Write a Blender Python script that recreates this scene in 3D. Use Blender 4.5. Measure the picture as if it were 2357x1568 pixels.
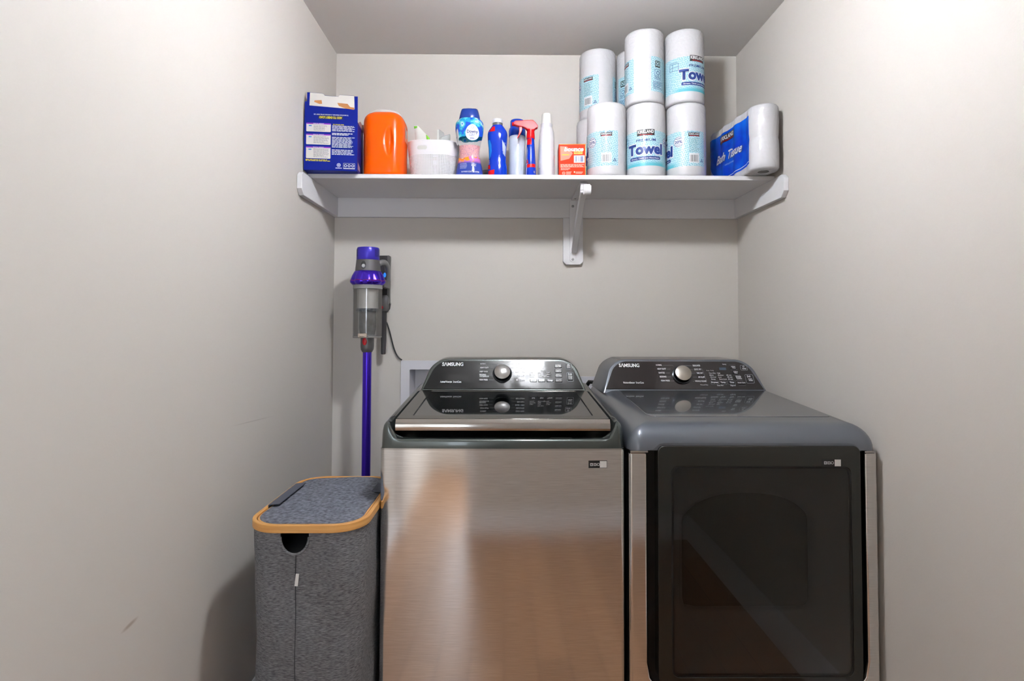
import bpy, bmesh, math, random
from mathutils import Vector, Matrix
random.seed(7)
PI = math.pi
for o in list(bpy.data.objects): bpy.data.objects.remove(o)
SC = bpy.context.scene
COL = SC.collection

# ------------------------------------------------------------------ camera
F_PX, W_PX, H_PX = 1301.0, 2357.0, 1568.0
PIT, YAW, ROL, PPX, PPY, EYE = .0291, .0081, .0029, 1173.2, 705.5, 1.2242
cd = bpy.data.cameras.new('camera'); cam = bpy.data.objects.new('camera', cd); COL.objects.link(cam)
cd.sensor_width = 36; cd.lens = F_PX / W_PX * 36; cd.clip_start = .01
cd.shift_x = (W_PX / 2 - PPX) / W_PX; cd.shift_y = (PPY - H_PX / 2) / W_PX
_f = Vector((math.sin(YAW) * math.cos(PIT), math.cos(YAW) * math.cos(PIT), math.sin(PIT)))
_r = Vector((math.cos(YAW), -math.sin(YAW), 0)); _u = _r.cross(_f)
_r2 = _r * math.cos(ROL) + _u * math.sin(ROL); _u2 = _u * math.cos(ROL) - _r * math.sin(ROL)
cam.matrix_world = Matrix(((_r2.x, _u2.x, -_f.x, 0), (_r2.y, _u2.y, -_f.y, 0), (_r2.z, _u2.z, -_f.z, EYE), (0, 0, 0, 1)))
SC.camera = cam

# ------------------------------------------------------------------ world, exposure
w = bpy.data.worlds.new('world'); SC.world = w; w.use_nodes = True
w.node_tree.nodes['Background'].inputs[0].default_value = (.9, .95, 1, 1)
w.node_tree.nodes['Background'].inputs[1].default_value = .3
SC.view_settings.view_transform = 'Standard'; SC.view_settings.look = 'None'
SC.view_settings.gamma = 1; SC.view_settings.use_curve_mapping = False
SC.view_settings.exposure = 0.05
SC.cycles.use_light_tree = False; SC.cycles.max_bounces = 8; SC.cycles.diffuse_bounces = 6; SC.cycles.glossy_bounces = 4; SC.cycles.transmission_bounces = 4; SC.cycles.transparent_max_bounces = 8
LAMP_POS = (.15, 1.30, 2.27); LAMP_STRENGTH = 325.0; FILL_STRENGTH = 6.5; LAMP_COL = (246, 249, 255)  # second strength drives the added fill panel in the hall

# room dimensions
XL, XR, YB, YF, ZC = -.766, 1.047, 2.53, -.14, 2.44
SHELF_Z = 1.798

# ------------------------------------------------------------------ materials
def lin(c):
    return tuple(((v / 255) / 12.92 if v / 255 <= .04045 else ((v / 255 + .055) / 1.055) ** 2.4) for v in c) + (1,)
_mats = {}
def M(name, col=(200, 200, 200), rough=.5, metal=0, bump=None, coat=0, trans=0, ior=1.5, emit=0, spec=.5, alpha=1, aniso=0, stretch=None, var=None, coatr=.05):
    if name in _mats: return _mats[name]
    m = bpy.data.materials.new(name); m.use_nodes = True; _mats[name] = m
    nt = m.node_tree; b = nt.nodes['Principled BSDF']
    c = lin(col)
    b.inputs['Base Color'].default_value = c; b.inputs['Roughness'].default_value = rough
    b.inputs['Metallic'].default_value = metal; b.inputs['IOR'].default_value = ior
    b.inputs['Specular IOR Level'].default_value = spec; b.inputs['Coat Weight'].default_value = coat
    b.inputs['Coat Roughness'].default_value = coatr
    b.inputs['Transmission Weight'].default_value = trans; b.inputs['Alpha'].default_value = alpha
    b.inputs['Anisotropic'].default_value = aniso
    if emit:
        b.inputs['Emission Color'].default_value = c; b.inputs['Emission Strength'].default_value = emit
    tc = None
    if bump or var:
        tc = nt.nodes.new('ShaderNodeTexCoord'); mp = nt.nodes.new('ShaderNodeMapping')
        mp.inputs['Scale'].default_value = stretch or (1, 1, 1)
        nt.links.new(tc.outputs['Object'], mp.inputs['Vector'])
    if bump:
        n = nt.nodes.new('ShaderNodeTexNoise'); n.inputs['Scale'].default_value = bump[0]; n.inputs['Detail'].default_value = 3
        nt.links.new(mp.outputs[0], n.inputs['Vector'])
        bp = nt.nodes.new('ShaderNodeBump'); bp.inputs['Strength'].default_value = bump[1]; bp.inputs['Distance'].default_value = bump[2] if len(bump) > 2 else .002
        nt.links.new(n.outputs['Fac'], bp.inputs['Height']); nt.links.new(bp.outputs[0], b.inputs['Normal'])
        if coat: nt.links.new(bp.outputs[0], b.inputs['Coat Normal'])
    if var:   # (scale, darker colour, lo, hi)
        n = nt.nodes.new('ShaderNodeTexNoise'); n.inputs['Scale'].default_value = var[0]; n.inputs['Detail'].default_value = 4
        nt.links.new(mp.outputs[0], n.inputs['Vector'])
        r = nt.nodes.new('ShaderNodeValToRGB'); r.color_ramp.elements[0].position = var[2]; r.color_ramp.elements[1].position = var[3]
        r.color_ramp.elements[0].color = lin(var[1]); r.color_ramp.elements[1].color = c
        nt.links.new(n.outputs['Fac'], r.inputs[0]); nt.links.new(r.outputs[0], b.inputs['Base Color'])
    return m

def nodes_of(m): return m.node_tree.nodes, m.node_tree.links, m.node_tree.nodes['Principled BSDF']

WALL = M('greige_wall_paint', (218, 213, 206), .6, bump=(170, .10, .003))
CEIL = M('ceiling_paint', (246, 243, 239), .8)
WHITE_PAINT = M('white_paint', (240, 240, 242), .38, bump=(60, .05, .001))
WHITE_PLASTIC = M('white_plastic', (226, 226, 232), .35)
CHROME = M('chrome', (205, 203, 200), .12, 1)
SILVER = M('silver_dial', (205, 205, 205), .28, 1, aniso=.6)
STEEL = M('brushed_steel', (244, 245, 245), .11, 1, bump=(90, .022, .0005), stretch=(.2, 1, 9), var=(90, (228, 228, 227), .36, .64))
APPL = M('graphite_metallic_plastic', (78, 84, 82), .24, .75, coat=.5)
APPL_D = M('blue_graphite_enamel', (100, 106, 115), .34, .55, coat=1.0, coatr=.04)
BLACK_GLASS = M('black_glass', (7, 9, 10), .03, ior=1.6, coat=.4, coatr=.02)
PANEL_GLASS = M('smudged_black_panel', (8, 10, 12), .10, spec=.32)
def setup_smudge(m, lo=.04, hi=.26, scale=14):
    ns, ln, b = nodes_of(m); tc = ns.new('ShaderNodeTexCoord'); n = ns.new('ShaderNodeTexNoise'); n.inputs['Scale'].default_value = scale; n.inputs['Detail'].default_value = 6; n.inputs['Roughness'].default_value = .65
    mr = ns.new('ShaderNodeMapRange'); mr.inputs['From Min'].default_value = .38; mr.inputs['From Max'].default_value = .68; mr.inputs['To Min'].default_value = lo; mr.inputs['To Max'].default_value = hi
    ln.new(tc.outputs['Object'], n.inputs['Vector']); ln.new(n.outputs['Fac'], mr.inputs['Value']); ln.new(mr.outputs[0], b.inputs['Roughness'])
setup_smudge(PANEL_GLASS)
DARK = M('black_plastic', (10, 10, 11), .45)
LIDMETAL = M('lid_dark_mirror', (98, 96, 92), .09, .9)
PRINT_WHITE = M('print_white', (228, 230, 234), .5)
PRINT_GREY = M('print_grey', (150, 153, 158), .5)
FLOORM = M('oak_floor', (160, 124, 94), .35)
def setup_floor():
    ns, ln, b = nodes_of(FLOORM)
    tc = ns.new('ShaderNodeTexCoord'); br = ns.new('ShaderNodeTexBrick')
    mp = ns.new('ShaderNodeMapping'); mp.inputs['Rotation'].default_value = (0, 0, PI / 2)
    ln.new(tc.outputs['Object'], mp.inputs[0]); ln.new(mp.outputs[0], br.inputs['Vector'])
    br.inputs['Scale'].default_value = 1; br.inputs['Brick Width'].default_value = 1.1; br.inputs['Row Height'].default_value = .13
    br.inputs['Mortar Size'].default_value = .0015
    br.inputs['Color1'].default_value = lin((168, 128, 96)); br.inputs['Color2'].default_value = lin((146, 110, 82)); br.inputs['Mortar'].default_value = lin((70, 45, 30))
    ln.new(br.outputs['Color'], b.inputs['Base Color'])
setup_floor()

def setup_knit(m, cl, cdk):
    ns, ln, b = nodes_of(m)
    tc = ns.new('ShaderNodeTexCoord'); mp = ns.new('ShaderNodeMapping'); mp.inputs['Scale'].default_value = (60, 60, 420)
    ln.new(tc.outputs['Object'], mp.inputs[0])
    n = ns.new('ShaderNodeTexNoise'); n.inputs['Scale'].default_value = 1.6; n.inputs['Detail'].default_value = 5
    ln.new(mp.outputs[0], n.inputs['Vector'])
    r = ns.new('ShaderNodeValToRGB'); r.color_ramp.elements[0].position = .32; r.color_ramp.elements[1].position = .72
    r.color_ramp.elements[0].color = lin(cdk); r.color_ramp.elements[1].color = lin(cl)
    ln.new(n.outputs['Fac'], r.inputs[0]); ln.new(r.outputs[0], b.inputs['Base Color'])
    n2 = ns.new('ShaderNodeTexNoise'); n2.inputs['Scale'].default_value = 9; n2.inputs['Detail'].default_value = 2
    ln.new(tc.outputs['Object'], n2.inputs['Vector'])
    add = ns.new('ShaderNodeMath'); add.operation = 'MULTIPLY_ADD'; add.inputs[1].default_value = .08
    ln.new(n.outputs['Fac'], add.inputs[0]); ln.new(n2.outputs['Fac'], add.inputs[2])
    bp = ns.new('ShaderNodeBump'); bp.inputs['Strength'].default_value = .5; bp.inputs['Distance'].default_value = .012
    ln.new(add.outputs[0], bp.inputs['Height']); ln.new(bp.outputs[0], b.inputs['Normal'])
FABRIC = M('grey_melange_fabric', (110, 112, 116), .9); setup_knit(FABRIC, (136, 137, 140), (66, 67, 70))
FABRIC_L = M('blue_grey_melange_fabric', (100, 106, 118), .9); setup_knit(FABRIC_L, (126, 130, 142), (70, 74, 84))
BAMBOO = M('bamboo', (231, 178, 106), .38, var=(7, (205, 146, 78), .3, .7), stretch=(1, 1, 12))

# ------------------------------------------------------------------ mesh helpers (each returns (verts, faces))
def box(x0, x1, y0, y1, z0, z1):
    v = [(x0, y0, z0), (x1, y0, z0), (x1, y1, z0), (x0, y1, z0), (x0, y0, z1), (x1, y0, z1), (x1, y1, z1), (x0, y1, z1)]
    return v, [(0, 3, 2, 1), (4, 5, 6, 7), (0, 1, 5, 4), (1, 2, 6, 5), (2, 3, 7, 6), (3, 0, 4, 7)]
def rrect(x0, x1, y0, y1, r, n=6, sub=1):
    """ccw rounded rectangle in 2D; r may be (bl, br, tr, tl); sub = straight subdivisions"""
    if not isinstance(r, (tuple, list)): r = (r,) * 4
    cs = [(x0 + r[0], y0 + r[0], r[0], PI), (x1 - r[1], y0 + r[1], r[1], 1.5 * PI), (x1 - r[2], y1 - r[2], r[2], 0), (x0 + r[3], y1 - r[3], r[3], .5 * PI)]
    P = []
    for cx, cy, rr, a0 in cs:
        for k in range(n + 1):
            a = a0 + .5 * PI * k / n
            P.append((cx + rr * math.cos(a), cy + rr * math.sin(a)))
    if sub > 1:
        Q = []
        for i, p in enumerate(P):
            q = P[(i + 1) % len(P)]; Q.append(p)
            if i % (n + 1) == n:
                for k in range(1, sub): Q.append((p[0] + (q[0] - p[0]) * k / sub, p[1] + (q[1] - p[1]) * k / sub))
        P = Q
    return P
def loft(rings, cap0=True, cap1=True, closed=True):
    n = len(rings[0]); v = [tuple(p) for r in rings for p in r]; f = []
    for i in range(len(rings) - 1):
        for j in range(n if closed else n - 1):
            k = (j + 1) % n
            f.append((i * n + j, i * n + k, (i + 1) * n + k, (i + 1) * n + j))
    if cap0: f.append(tuple(range(n - 1, -1, -1)))
    if cap1: f.append(tuple((len(rings) - 1) * n + j for j in range(n)))
    return v, f
def prism(poly, fn0, fn1): return loft([[fn0(p) for p in poly], [fn1(p) for p in poly]])
def prism_y(poly, y0, y1):   # poly in (x,z), front y0 < back y1
    v, f = loft([[(x, y1, z) for x, z in poly], [(x, y0, z) for x, z in poly]]); return v, f
def prism_z(poly, z0, z1): return loft([[(x, y, z0) for x, y in poly], [(x, y, z1) for x, y in poly]])
def prism_x(poly, x0, x1): return loft([[(x0, y, z) for y, z in poly], [(x1, y, z) for y, z in poly]])
def lathe(prof, n=32, cx=0, cy=0, ex=1, ey=1, cap0=True, cap1=True, flute=None):
    R = []
    for r, z in prof:
        ring = []
        for k in range(n):
            a = 2 * PI * k / n; rr = r
            if flute: rr = r * (1 + flute(a, z))
            ring.append((cx + rr * ex * math.cos(a), cy + rr * ey * math.sin(a), z))
        R.append(ring)
    return loft(R, cap0, cap1)
def sup(hx, hy, n=2.5, k=40, cx=0, cy=0):
    P = []
    for i in range(k):
        a = 2 * PI * i / k; c, s = math.cos(a), math.sin(a)
        P.append((cx + hx * math.copysign(abs(c) ** (2 / n), c), cy + hy * math.copysign(abs(s) ** (2 / n), s)))
    return P
def tube(path, r, n=10, cap=True):
    P = [Vector(p) for p in path]; rings = []
    up = None
    for i, p in enumerate(P):
        t = (P[min(i + 1, len(P) - 1)] - P[max(i - 1, 0)]).normalized()
        if up is None:
            up = t.orthogonal().normalized()
        up = (up - t * up.dot(t)).normalized(); s = t.cross(up)
        rr = r[i] if isinstance(r, (list, tuple)) else r
        rings.append([tuple(p + up * (rr * math.cos(2 * PI * k / n)) + s * (rr * math.sin(2 * PI * k / n))) for k in range(n)])
    return loft(rings, cap, cap)
def bez(p0, p1, p2, p3, n=16):
    P = [Vector(p) for p in (p0, p1, p2, p3)]
    return [tuple(P[0] * (1 - t) ** 3 + P[1] * 3 * t * (1 - t) ** 2 + P[2] * 3 * t * t * (1 - t) + P[3] * t ** 3) for t in [i / n for i in range(n + 1)]]
def join(*parts):
    V, Fc = [], []
    for v, f in parts:
        o = len(V); V += list(v); Fc += [tuple(i + o for i in q) for q in f]
    return V, Fc
def xf(part, fn): return [fn(p) for p in part[0]], part[1]
def move(part, dx=0, dy=0, dz=0): return [(p[0] + dx, p[1] + dy, p[2] + dz) for p in part[0]], part[1]
def ring_y(outer, inner, y0, y1):
    """plate with a hole: outer / inner polys in (x,z) with equal counts"""
    n = len(outer); v = []; f = []
    for poly, y in ((outer, y0), (inner, y0), (outer, y1), (inner, y1)): v += [(x, y, z) for x, z in poly]
    for j in range(n):
        k = (j + 1) % n
        f += [(j, k, n + k, n + j), (2 * n + k, 2 * n + j, 3 * n + j, 3 * n + k), (k, j, 2 * n + j, 2 * n + k), (n + j, n + k, 3 * n + k, 3 * n + j)]
    return v, f

def mk(name, part, mat, parent=None, bevel=0, seg=2, smooth=35, solid=0, loc=None, rotz=0, subsurf=0, kind=None, label=None, cat=None, group=None):
    me = bpy.data.meshes.new(name); me.from_pydata([tuple(p) for p in part[0]], [], part[1])
    bm = bmesh.new(); bm.from_mesh(me); bmesh.ops.recalc_face_normals(bm, faces=bm.faces); bm.to_mesh(me); bm.free()
    if isinstance(mat, (list, tuple)):
        for q in mat: me.materials.append(q)
    else: me.materials.append(mat)
    if smooth:
        me.shade_smooth(); me.set_sharp_from_angle(angle=math.radians(smooth))
    o = bpy.data.objects.new(name, me); COL.objects.link(o)
    if parent: o.parent = parent
    if loc: o.location = loc
    o.rotation_euler.z = rotz
    if solid:
        s = o.modifiers.new('thickness', 'SOLIDIFY'); s.thickness = solid; s.offset = -1
    if bevel:
        b = o.modifiers.new('bevel', 'BEVEL'); b.width = bevel; b.segments = seg; b.limit_method = 'ANGLE'; b.angle_limit = math.radians(40); b.harden_normals = True
    if subsurf:
        s = o.modifiers.new('subdivision', 'SUBSURF'); s.levels = subsurf; s.render_levels = subsurf
    tag(o, label, cat, group, kind)
    return o
def tag(o, label=None, cat=None, group=None, kind=None):
    if label: o['label'] = label
    if cat: o['category'] = cat
    if group: o['group'] = group
    if kind: o['kind'] = kind
    return o
def thing(name, label, cat, loc, rotz=0, group=None):
    o = bpy.data.objects.new(name, None); COL.objects.link(o); o.empty_display_size = .05
    o.location = loc; o.rotation_euler.z = rotz
    return tag(o, label, cat, group)
def copy_tree(o, parent=None):
    c = o.copy(); COL.objects.link(c); c.parent = parent
    for ch in o.children: copy_tree(ch, c)
    return c
def freeze(o, cutters=()):
    """apply modifiers (and boolean cuts by throw-away cutter meshes)"""
    tmp = []
    for part in cutters:
        c = mk('cutter', part, DARK, o.parent, smooth=0); tmp.append(c)
        b = o.modifiers.new('cut', 'BOOLEAN'); b.operation = 'DIFFERENCE'; b.object = c; b.solver = 'EXACT'
    dg = bpy.context.evaluated_depsgraph_get(); dg.update()
    me = bpy.data.meshes.new_from_object(o.evaluated_get(dg)); o.modifiers.clear()
    old = o.data; o.data = me; bpy.data.meshes.remove(old)
    for c in tmp:
        m = c.data; bpy.data.objects.remove(c); bpy.data.meshes.remove(m)
    return o

# flat print: 2D shapes (u, v) mapped on to a surface
def text2d(s, h, cx=0, cy=0, width=None, bold=0.0, shear=0.0, align='c', res=3, flip=False):
    cu = bpy.data.curves.new('t', 'FONT'); cu.body = s; cu.size = 1; cu.offset = bold; cu.shear = shear; cu.resolution_u = res; cu.fill_mode = 'FRONT'
    o = bpy.data.objects.new('t', cu); COL.objects.link(o)
    dg = bpy.context.evaluated_depsgraph_get(); dg.update()
    me = bpy.data.meshes.new_from_object(o.evaluated_get(dg))
    v = [(p.co.x, p.co.y) for p in me.vertices]; f = [tuple(p.vertices) for p in me.polygons]
    bpy.data.objects.remove(o); bpy.data.curves.remove(cu); bpy.data.meshes.remove(me)
    if not v: return [], []
    x0, x1 = min(p[0] for p in v), max(p[0] for p in v)
    k = h / .727; kx = width / (x1 - x0) if width else k
    ox = {'c': (x0 + x1) / 2, 'l': x0, 'r': x1}[align]
    sg = -1 if flip else 1
    return [(cx + sg * (p[0] - ox) * kx, cy + sg * (p[1] * k - h / 2), 0) for p in v], f
def rect2d(u0, u1, v0, v1): return [(u0, v0, 0), (u1, v0, 0), (u1, v1, 0), (u0, v1, 0)], [(0, 1, 2, 3)]
def poly2d(P): return [(a, b, 0) for a, b in P], [tuple(range(len(P)))]
def frame2d(outer, inner):
    n = len(outer); return [(a, b, 0) for a, b in outer] + [(a, b, 0) for a, b in inner], [(j, (j + 1) % n, n + (j + 1) % n, n + j) for j in range(n)]
def rframe(u0, u1, v0, v1, r, t): return frame2d(rrect(u0, u1, v0, v1, r, 4), rrect(u0 + t, u1 - t, v0 + t, v1 - t, max(r - t, .0003), 4))
def disc2d(cx, cy, rx, ry=None, n=24): return poly2d([(cx + rx * math.cos(2 * PI * k / n), cy + (ry or rx) * math.sin(2 * PI * k / n)) for k in range(n)])
def ring2d(cx, cy, r, t, n=28):
    P = lambda q: [(cx + q * math.cos(2 * PI * k / n), cy + q * math.sin(2 * PI * k / n)) for k in range(n)]
    return frame2d(P(r), P(r - t))
def lines2d(u0, u1, vtop, vbot, n, fill=.55, ragged=.25, words=True):
    """rows of print too small to read"""
    out = []; dv = (vtop - vbot) / n
    for i in range(n):
        v = vtop - dv * (i + .5); ue = u0 + (u1 - u0) * (1 - ragged * random.random()); u = u0
        while u < ue - 1e-5:
            L = (u1 - u0) * random.uniform(.06, .2) if words else (ue - u)
            out.append(rect2d(u, min(u + L, ue), v - dv * fill / 2, v + dv * fill / 2)); u += L + (u1 - u0) * .022
    return join(*out)
def barcode2d(u0, u1, v0, v1, n=17):
    out = []; u = u0; st = (u1 - u0) / n
    for i in range(n):
        out.append(rect2d(u, u + st * random.choice((.3, .45, .75)), v0, v1)); u += st
    return join(*out)
SMALL_PRINT = {'small_lettering', 'line_print', 'white_print', 'yellow_print', 'small_print', 'icons', 'badge_print', 'recycle_marks', 'dark_marks', 'barcode', 'lettering', 'bottom_lettering', 'side_print', 'panel_headings', 'scoop_icons', 'info_panels', 'red_print', 'yellow_edges', 'yellow_patch'}
def decal(name, part, fn, mat, parent, cut=None, off=.0006, label=None, kind=None, cutv=None):
    """map a 2D print on to a surface with fn(u, v, off) -> local point; cut = max step in u for curved surfaces"""
    bm = bmesh.new(); vs = [bm.verts.new(p) for p in part[0]]
    for f in part[1]:
        try: bm.faces.new([vs[i] for i in f])
        except ValueError: pass
    def slice_(ax, step):
        lo = min(p[ax] for p in part[0]); hi = max(p[ax] for p in part[0]); k = math.floor(lo / step) + 1
        no = [0, 0, 0]; no[ax] = 1
        while k * step < hi:
            co = [0, 0, 0]; co[ax] = k * step
            bmesh.ops.bisect_plane(bm, geom=bm.verts[:] + bm.edges[:] + bm.faces[:], dist=1e-7, plane_co=co, plane_no=no); k += 1
    if cut: slice_(0, cut)
    if cutv: slice_(1, cutv)
    me = bpy.data.meshes.new(name); bm.to_mesh(me)
    uv = bm.loops.layers.uv.new('UVMap')
    for f in bm.faces:
        for l in f.loops: l[uv].uv = (l.vert.co.x, l.vert.co.y)
    for v in bm.verts: v.co = fn(v.co.x, v.co.y, off)
    bm.to_mesh(me); bm.free(); me.materials.append(mat)
    if cut: me.shade_smooth()
    o = bpy.data.objects.new(name, me); COL.objects.link(o); o.parent = parent
    if name in SMALL_PRINT: kind = 'stuff'   # rows of words and marks too small to pick apart
    return tag(o, label=label, kind=kind)

# ================================================================== THE ROOM
def structure(name, part, mat, **k): return mk(name, part, mat, kind='structure', **k)
T = .12
structure('floor', box(XL - T, XR + T, -1.7, YB + T, -.1, 0), FLOORM, smooth=0)
structure('ceiling', box(XL - T, XR + T, -1.7, YB + T, ZC, ZC + .1), CEIL, smooth=0)
WALL_L = WALL.copy(); WALL_L.name = 'greige_wall_paint_scuffed'
def setup_scuff(m, marks):
    ns, ln, b = nodes_of(m); tc = ns.new('ShaderNodeTexCoord'); prev = None; base = tuple(b.inputs['Base Color'].default_value)
    for (y, z, ang, a, c, col, amt) in marks:
        mp = ns.new('ShaderNodeMapping'); mp.vector_type = 'TEXTURE'; mp.inputs['Location'].default_value = (XL, y, z); mp.inputs['Rotation'].default_value = (ang, 0, 0); mp.inputs['Scale'].default_value = (1, a, c)
        ln.new(tc.outputs['Object'], mp.inputs[0]); le = ns.new('ShaderNodeVectorMath'); le.operation = 'LENGTH'; ln.new(mp.outputs[0], le.inputs[0])
        mr = ns.new('ShaderNodeMapRange'); mr.inputs['From Min'].default_value = 1; mr.inputs['From Max'].default_value = .3; mr.inputs['To Max'].default_value = amt; ln.new(le.outputs['Value'], mr.inputs['Value'])
        mx = ns.new('ShaderNodeMixRGB'); ln.new(mr.outputs[0], mx.inputs[0]); mx.inputs[2].default_value = lin(col)
        if prev: ln.new(prev, mx.inputs[1])
        else: mx.inputs[1].default_value = base
        prev = mx.outputs[0]
    ln.new(prev, b.inputs['Base Color'])
setup_scuff(WALL_L, [(1.182, .604, .10, .030, .006, (150, 126, 104), .55), (1.74, .923, -.064, .17, .0022, (150, 140, 130), .3)])
structure('wall_left', box(XL - T, XL, -1.6, YB + T, 0, ZC), WALL_L, smooth=0)
structure('wall_right', box(XR, XR + T, -1.6, YB + T, 0, ZC), WALL, smooth=0)
# back wall with the recess of the water outlet box
HX0, HX1, HZ0, HZ1 = -.424, -.245, .86, 1.016
structure('wall_back', join(box(XL, HX0, YB, YB + T, 0, ZC), box(HX1, XR, YB, YB + T, 0, ZC), box(HX0, HX1, YB, YB + T, 0, HZ0), box(HX0, HX1, YB, YB + T, HZ1, ZC)), WALL, smooth=0)
# wall behind the camera with a doorway
DX0, DX1, DZ = -.72, -.25, 2.05
structure('wall_front', join(box(XL, DX0, YF - T, YF, 0, ZC), box(DX1, XR, YF - T, YF, 0, ZC), box(DX0, DX1, YF - T, YF, DZ, ZC)), WALL, smooth=0)
WX0, WX1, WZ0, WZ1 = -.62, .92, .55, 2.2
structure('wall_far', join(box(XL, WX0, -1.72, -1.6, 0, ZC), box(WX1, XR, -1.72, -1.6, 0, ZC), box(WX0, WX1, -1.72, -1.6, 0, WZ0), box(WX0, WX1, -1.72, -1.6, WZ1, ZC)), WALL, smooth=0)
_fill_frame = structure('fill_panel_frame', join(box(WX0, WX0 + .05, -1.68, -1.59, WZ0, WZ1), box(WX1 - .05, WX1, -1.68, -1.59, WZ0, WZ1), box(WX0 + .05, WX1 - .05, -1.68, -1.59, WZ0, WZ0 + .05), box(WX0 + .05, WX1 - .05, -1.68, -1.59, WZ1 - .05, WZ1), box(.13, .17, -1.67, -1.60, WZ0 + .05, WZ1 - .05)), WHITE_PAINT, smooth=0)  # invented window frame holding the added fill panel, out of view
mk('fill_panel', box(WX0 + .05, WX1 - .05, -1.655, -1.65, WZ0 + .05, WZ1 - .05), M('fill_panel_glow', (235, 244, 255), .3, emit=FILL_STRENGTH), _fill_frame, smooth=0)  # added glowing sheet, unseen: soft fill light through the doorway
structure('trim_1', join(box(DX1, DX1 + .06, YF, YF + .016, 0, DZ + .06), box(DX0 - .06, DX1, YF, YF + .016, DZ, DZ + .06), box(DX0 - .06, DX0, YF, YF + .016, 0, DZ)), WHITE_PAINT, bevel=.003)
def base_prof(h=.135): return [(0, 0), (.015, 0), (.015, h - .035), (.011, h - .025), (.011, h - .01), (.005, h), (0, h)]
structure('baseboard_front', xf(prism_x(base_prof(), DX1 + .06, XR), lambda p: (p[0], YF + p[1], p[2])), WHITE_PAINT)
structure('baseboard_left', xf(prism_x(base_prof(), YF, YB), lambda p: (XL + p[1], p[0], p[2])), WHITE_PAINT)
structure('baseboard_right', xf(prism_x(base_prof(), YF, YB), lambda p: (XR - p[1], p[0], p[2])), WHITE_PAINT)
structure('baseboard_back', xf(prism_x(base_prof(), XL + .016, XR - .016), lambda p: (p[0], YB - p[1], p[2])), WHITE_PAINT)

# ceiling lamp over the middle of the room (its glass gives the light)
def ceiling_lamp(loc, r, strength, label):
    """semi-flush lamp: canopy, short stem and an opal glass bowl that gives the light"""
    x, y, z = loc
    t = thing('ceiling_lamp', label, 'lamp', (x, y, ZC))
    mk('canopy', lathe([(.06, -.022), (.064, -.012), (.064, -.0005), (.02, -.0005)], 32), CHROME, t)
    mk('stem', lathe([(.009, z - ZC + r * .5), (.009, -.02)], 16), CHROME, t)
    prof = [(r * math.sin(a), z - ZC - r * .75 * math.cos(a)) for a in [.04 + (PI - .3) * k / 8 for k in range(9)]]
    mk('glass_bowl', lathe(prof, 24), M('lamp_glass', LAMP_COL, .4, emit=strength), t)
    return t
ceiling_lamp(LAMP_POS, .07, LAMP_STRENGTH, 'round opal glass ceiling lamp hanging over the middle of the room')

# ================================================================== SHELF
def build_shelf():
    t = thing('wall_shelf', 'long white wooden wall shelf spanning the alcove above the washer and dryer', 'shelf', ((XL + XR) / 2, YB, 1.694))
    ox, oy, oz = (XL + XR) / 2, YB, 1.694
    L = lambda part: move(part, -ox, -oy, -oz)
    mk('shelf_board', L(box(XL + .001, XR - .001, 2.17, YB - .001, 1.780, SHELF_Z)), WHITE_PAINT, t, bevel=.003)
    mk('cleat', L(box(XL + .001, XR - .001, YB - .019, YB - .001, 1.694, 1.780)), WHITE_PAINT, t, bevel=.002)
    # side cleats: board with clipped front corners
    prof = [(YB - .02, 1.694), (YB - .02, 1.7798), (2.083, 1.7798), (2.064, 1.766), (2.064, 1.716), (2.086, 1.694)]
    mk('cleat', L(prism_x(prof, XL + .001, XL + .02)), WHITE_PAINT, t, bevel=.002)
    mk('cleat', L(prism_x(prof, XR - .02, XR - .001)), WHITE_PAINT, t, bevel=.002)
    return t
build_shelf()
def build_bracket():
    ox, oy, oz = .302, YB, 1.484
    t = thing('shelf_bracket', 'white shelf and rod bracket on a short vertical board under the shelf', 'bracket', (ox, oy, oz))
    L = lambda part: move(part, -ox, -oy, -oz)
    mk('backing_board', L(prism_y([(.258, 1.498), (.272, 1.484), (.334, 1.484), (.347, 1.498), (.347, 1.6935), (.258, 1.6935)], 2.511, YB - .001)), WHITE_PAINT, t, bevel=.002)
    mk('upright', L(prism_y(rrect(.287, .314, 1.497, 1.7785, (.012, .012, .001, .001)), 2.5035, 2.5105)), WHITE_PAINT, t, bevel=.001)
    mk('arm', L(prism_x([(2.5035, 1.7785), (2.205, 1.7785), (2.195, 1.772), (2.195, 1.745), (2.201, 1.745), (2.201, 1.768), (2.5035, 1.770)], .293, .320)), WHITE_PAINT, t, bevel=.0012)
    mk('brace', L(prism_x([(2.203, 1.760), (2.196, 1.735), (2.26, 1.700), (2.36, 1.640), (2.49, 1.535), (2.5035, 1.535), (2.5035, 1.553), (2.37, 1.662), (2.27, 1.722), (2.215, 1.752)], .294, .319)), WHITE_PAINT, t, bevel=.004, seg=3)
    # open hook that would carry a clothes rod
    arc = [(2.180 + .017 * math.cos(a), 1.742 + .020 * math.sin(a)) for a in [PI * k / 12 + PI for k in range(13)]]
    arc2 = [(2.180 + .012 * math.cos(a), 1.742 + .014 * math.sin(a)) for a in [PI * k / 12 + PI for k in range(13)]]
    prof = [(2.163, 1.756)] + arc + [(2.197, 1.768), (2.192, 1.768)] + arc2[::-1] + [(2.168, 1.756)]
    mk('rod_hook', L(prism_x(prof, .304, .331)), WHITE_PAINT, t, bevel=.0012)
    for z in (1.745, 1.507):
        mk('screw', L(xf(lathe([(.006, 0), (.0055, .002), (.003, .0028)], 16), lambda p, z=z: (.3005 + p[0], 2.5035 - p[2], z + p[1]))), M('screw_grey', (170, 170, 172), .4, .5), t)
    mk('screw', L(xf(lathe([(.005, 0), (.004, .0018)], 14), lambda p: (.306 + p[0], 2.46 + p[1], 1.7695 - p[2]))), _mats['screw_grey'], t)
build_bracket()

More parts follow.
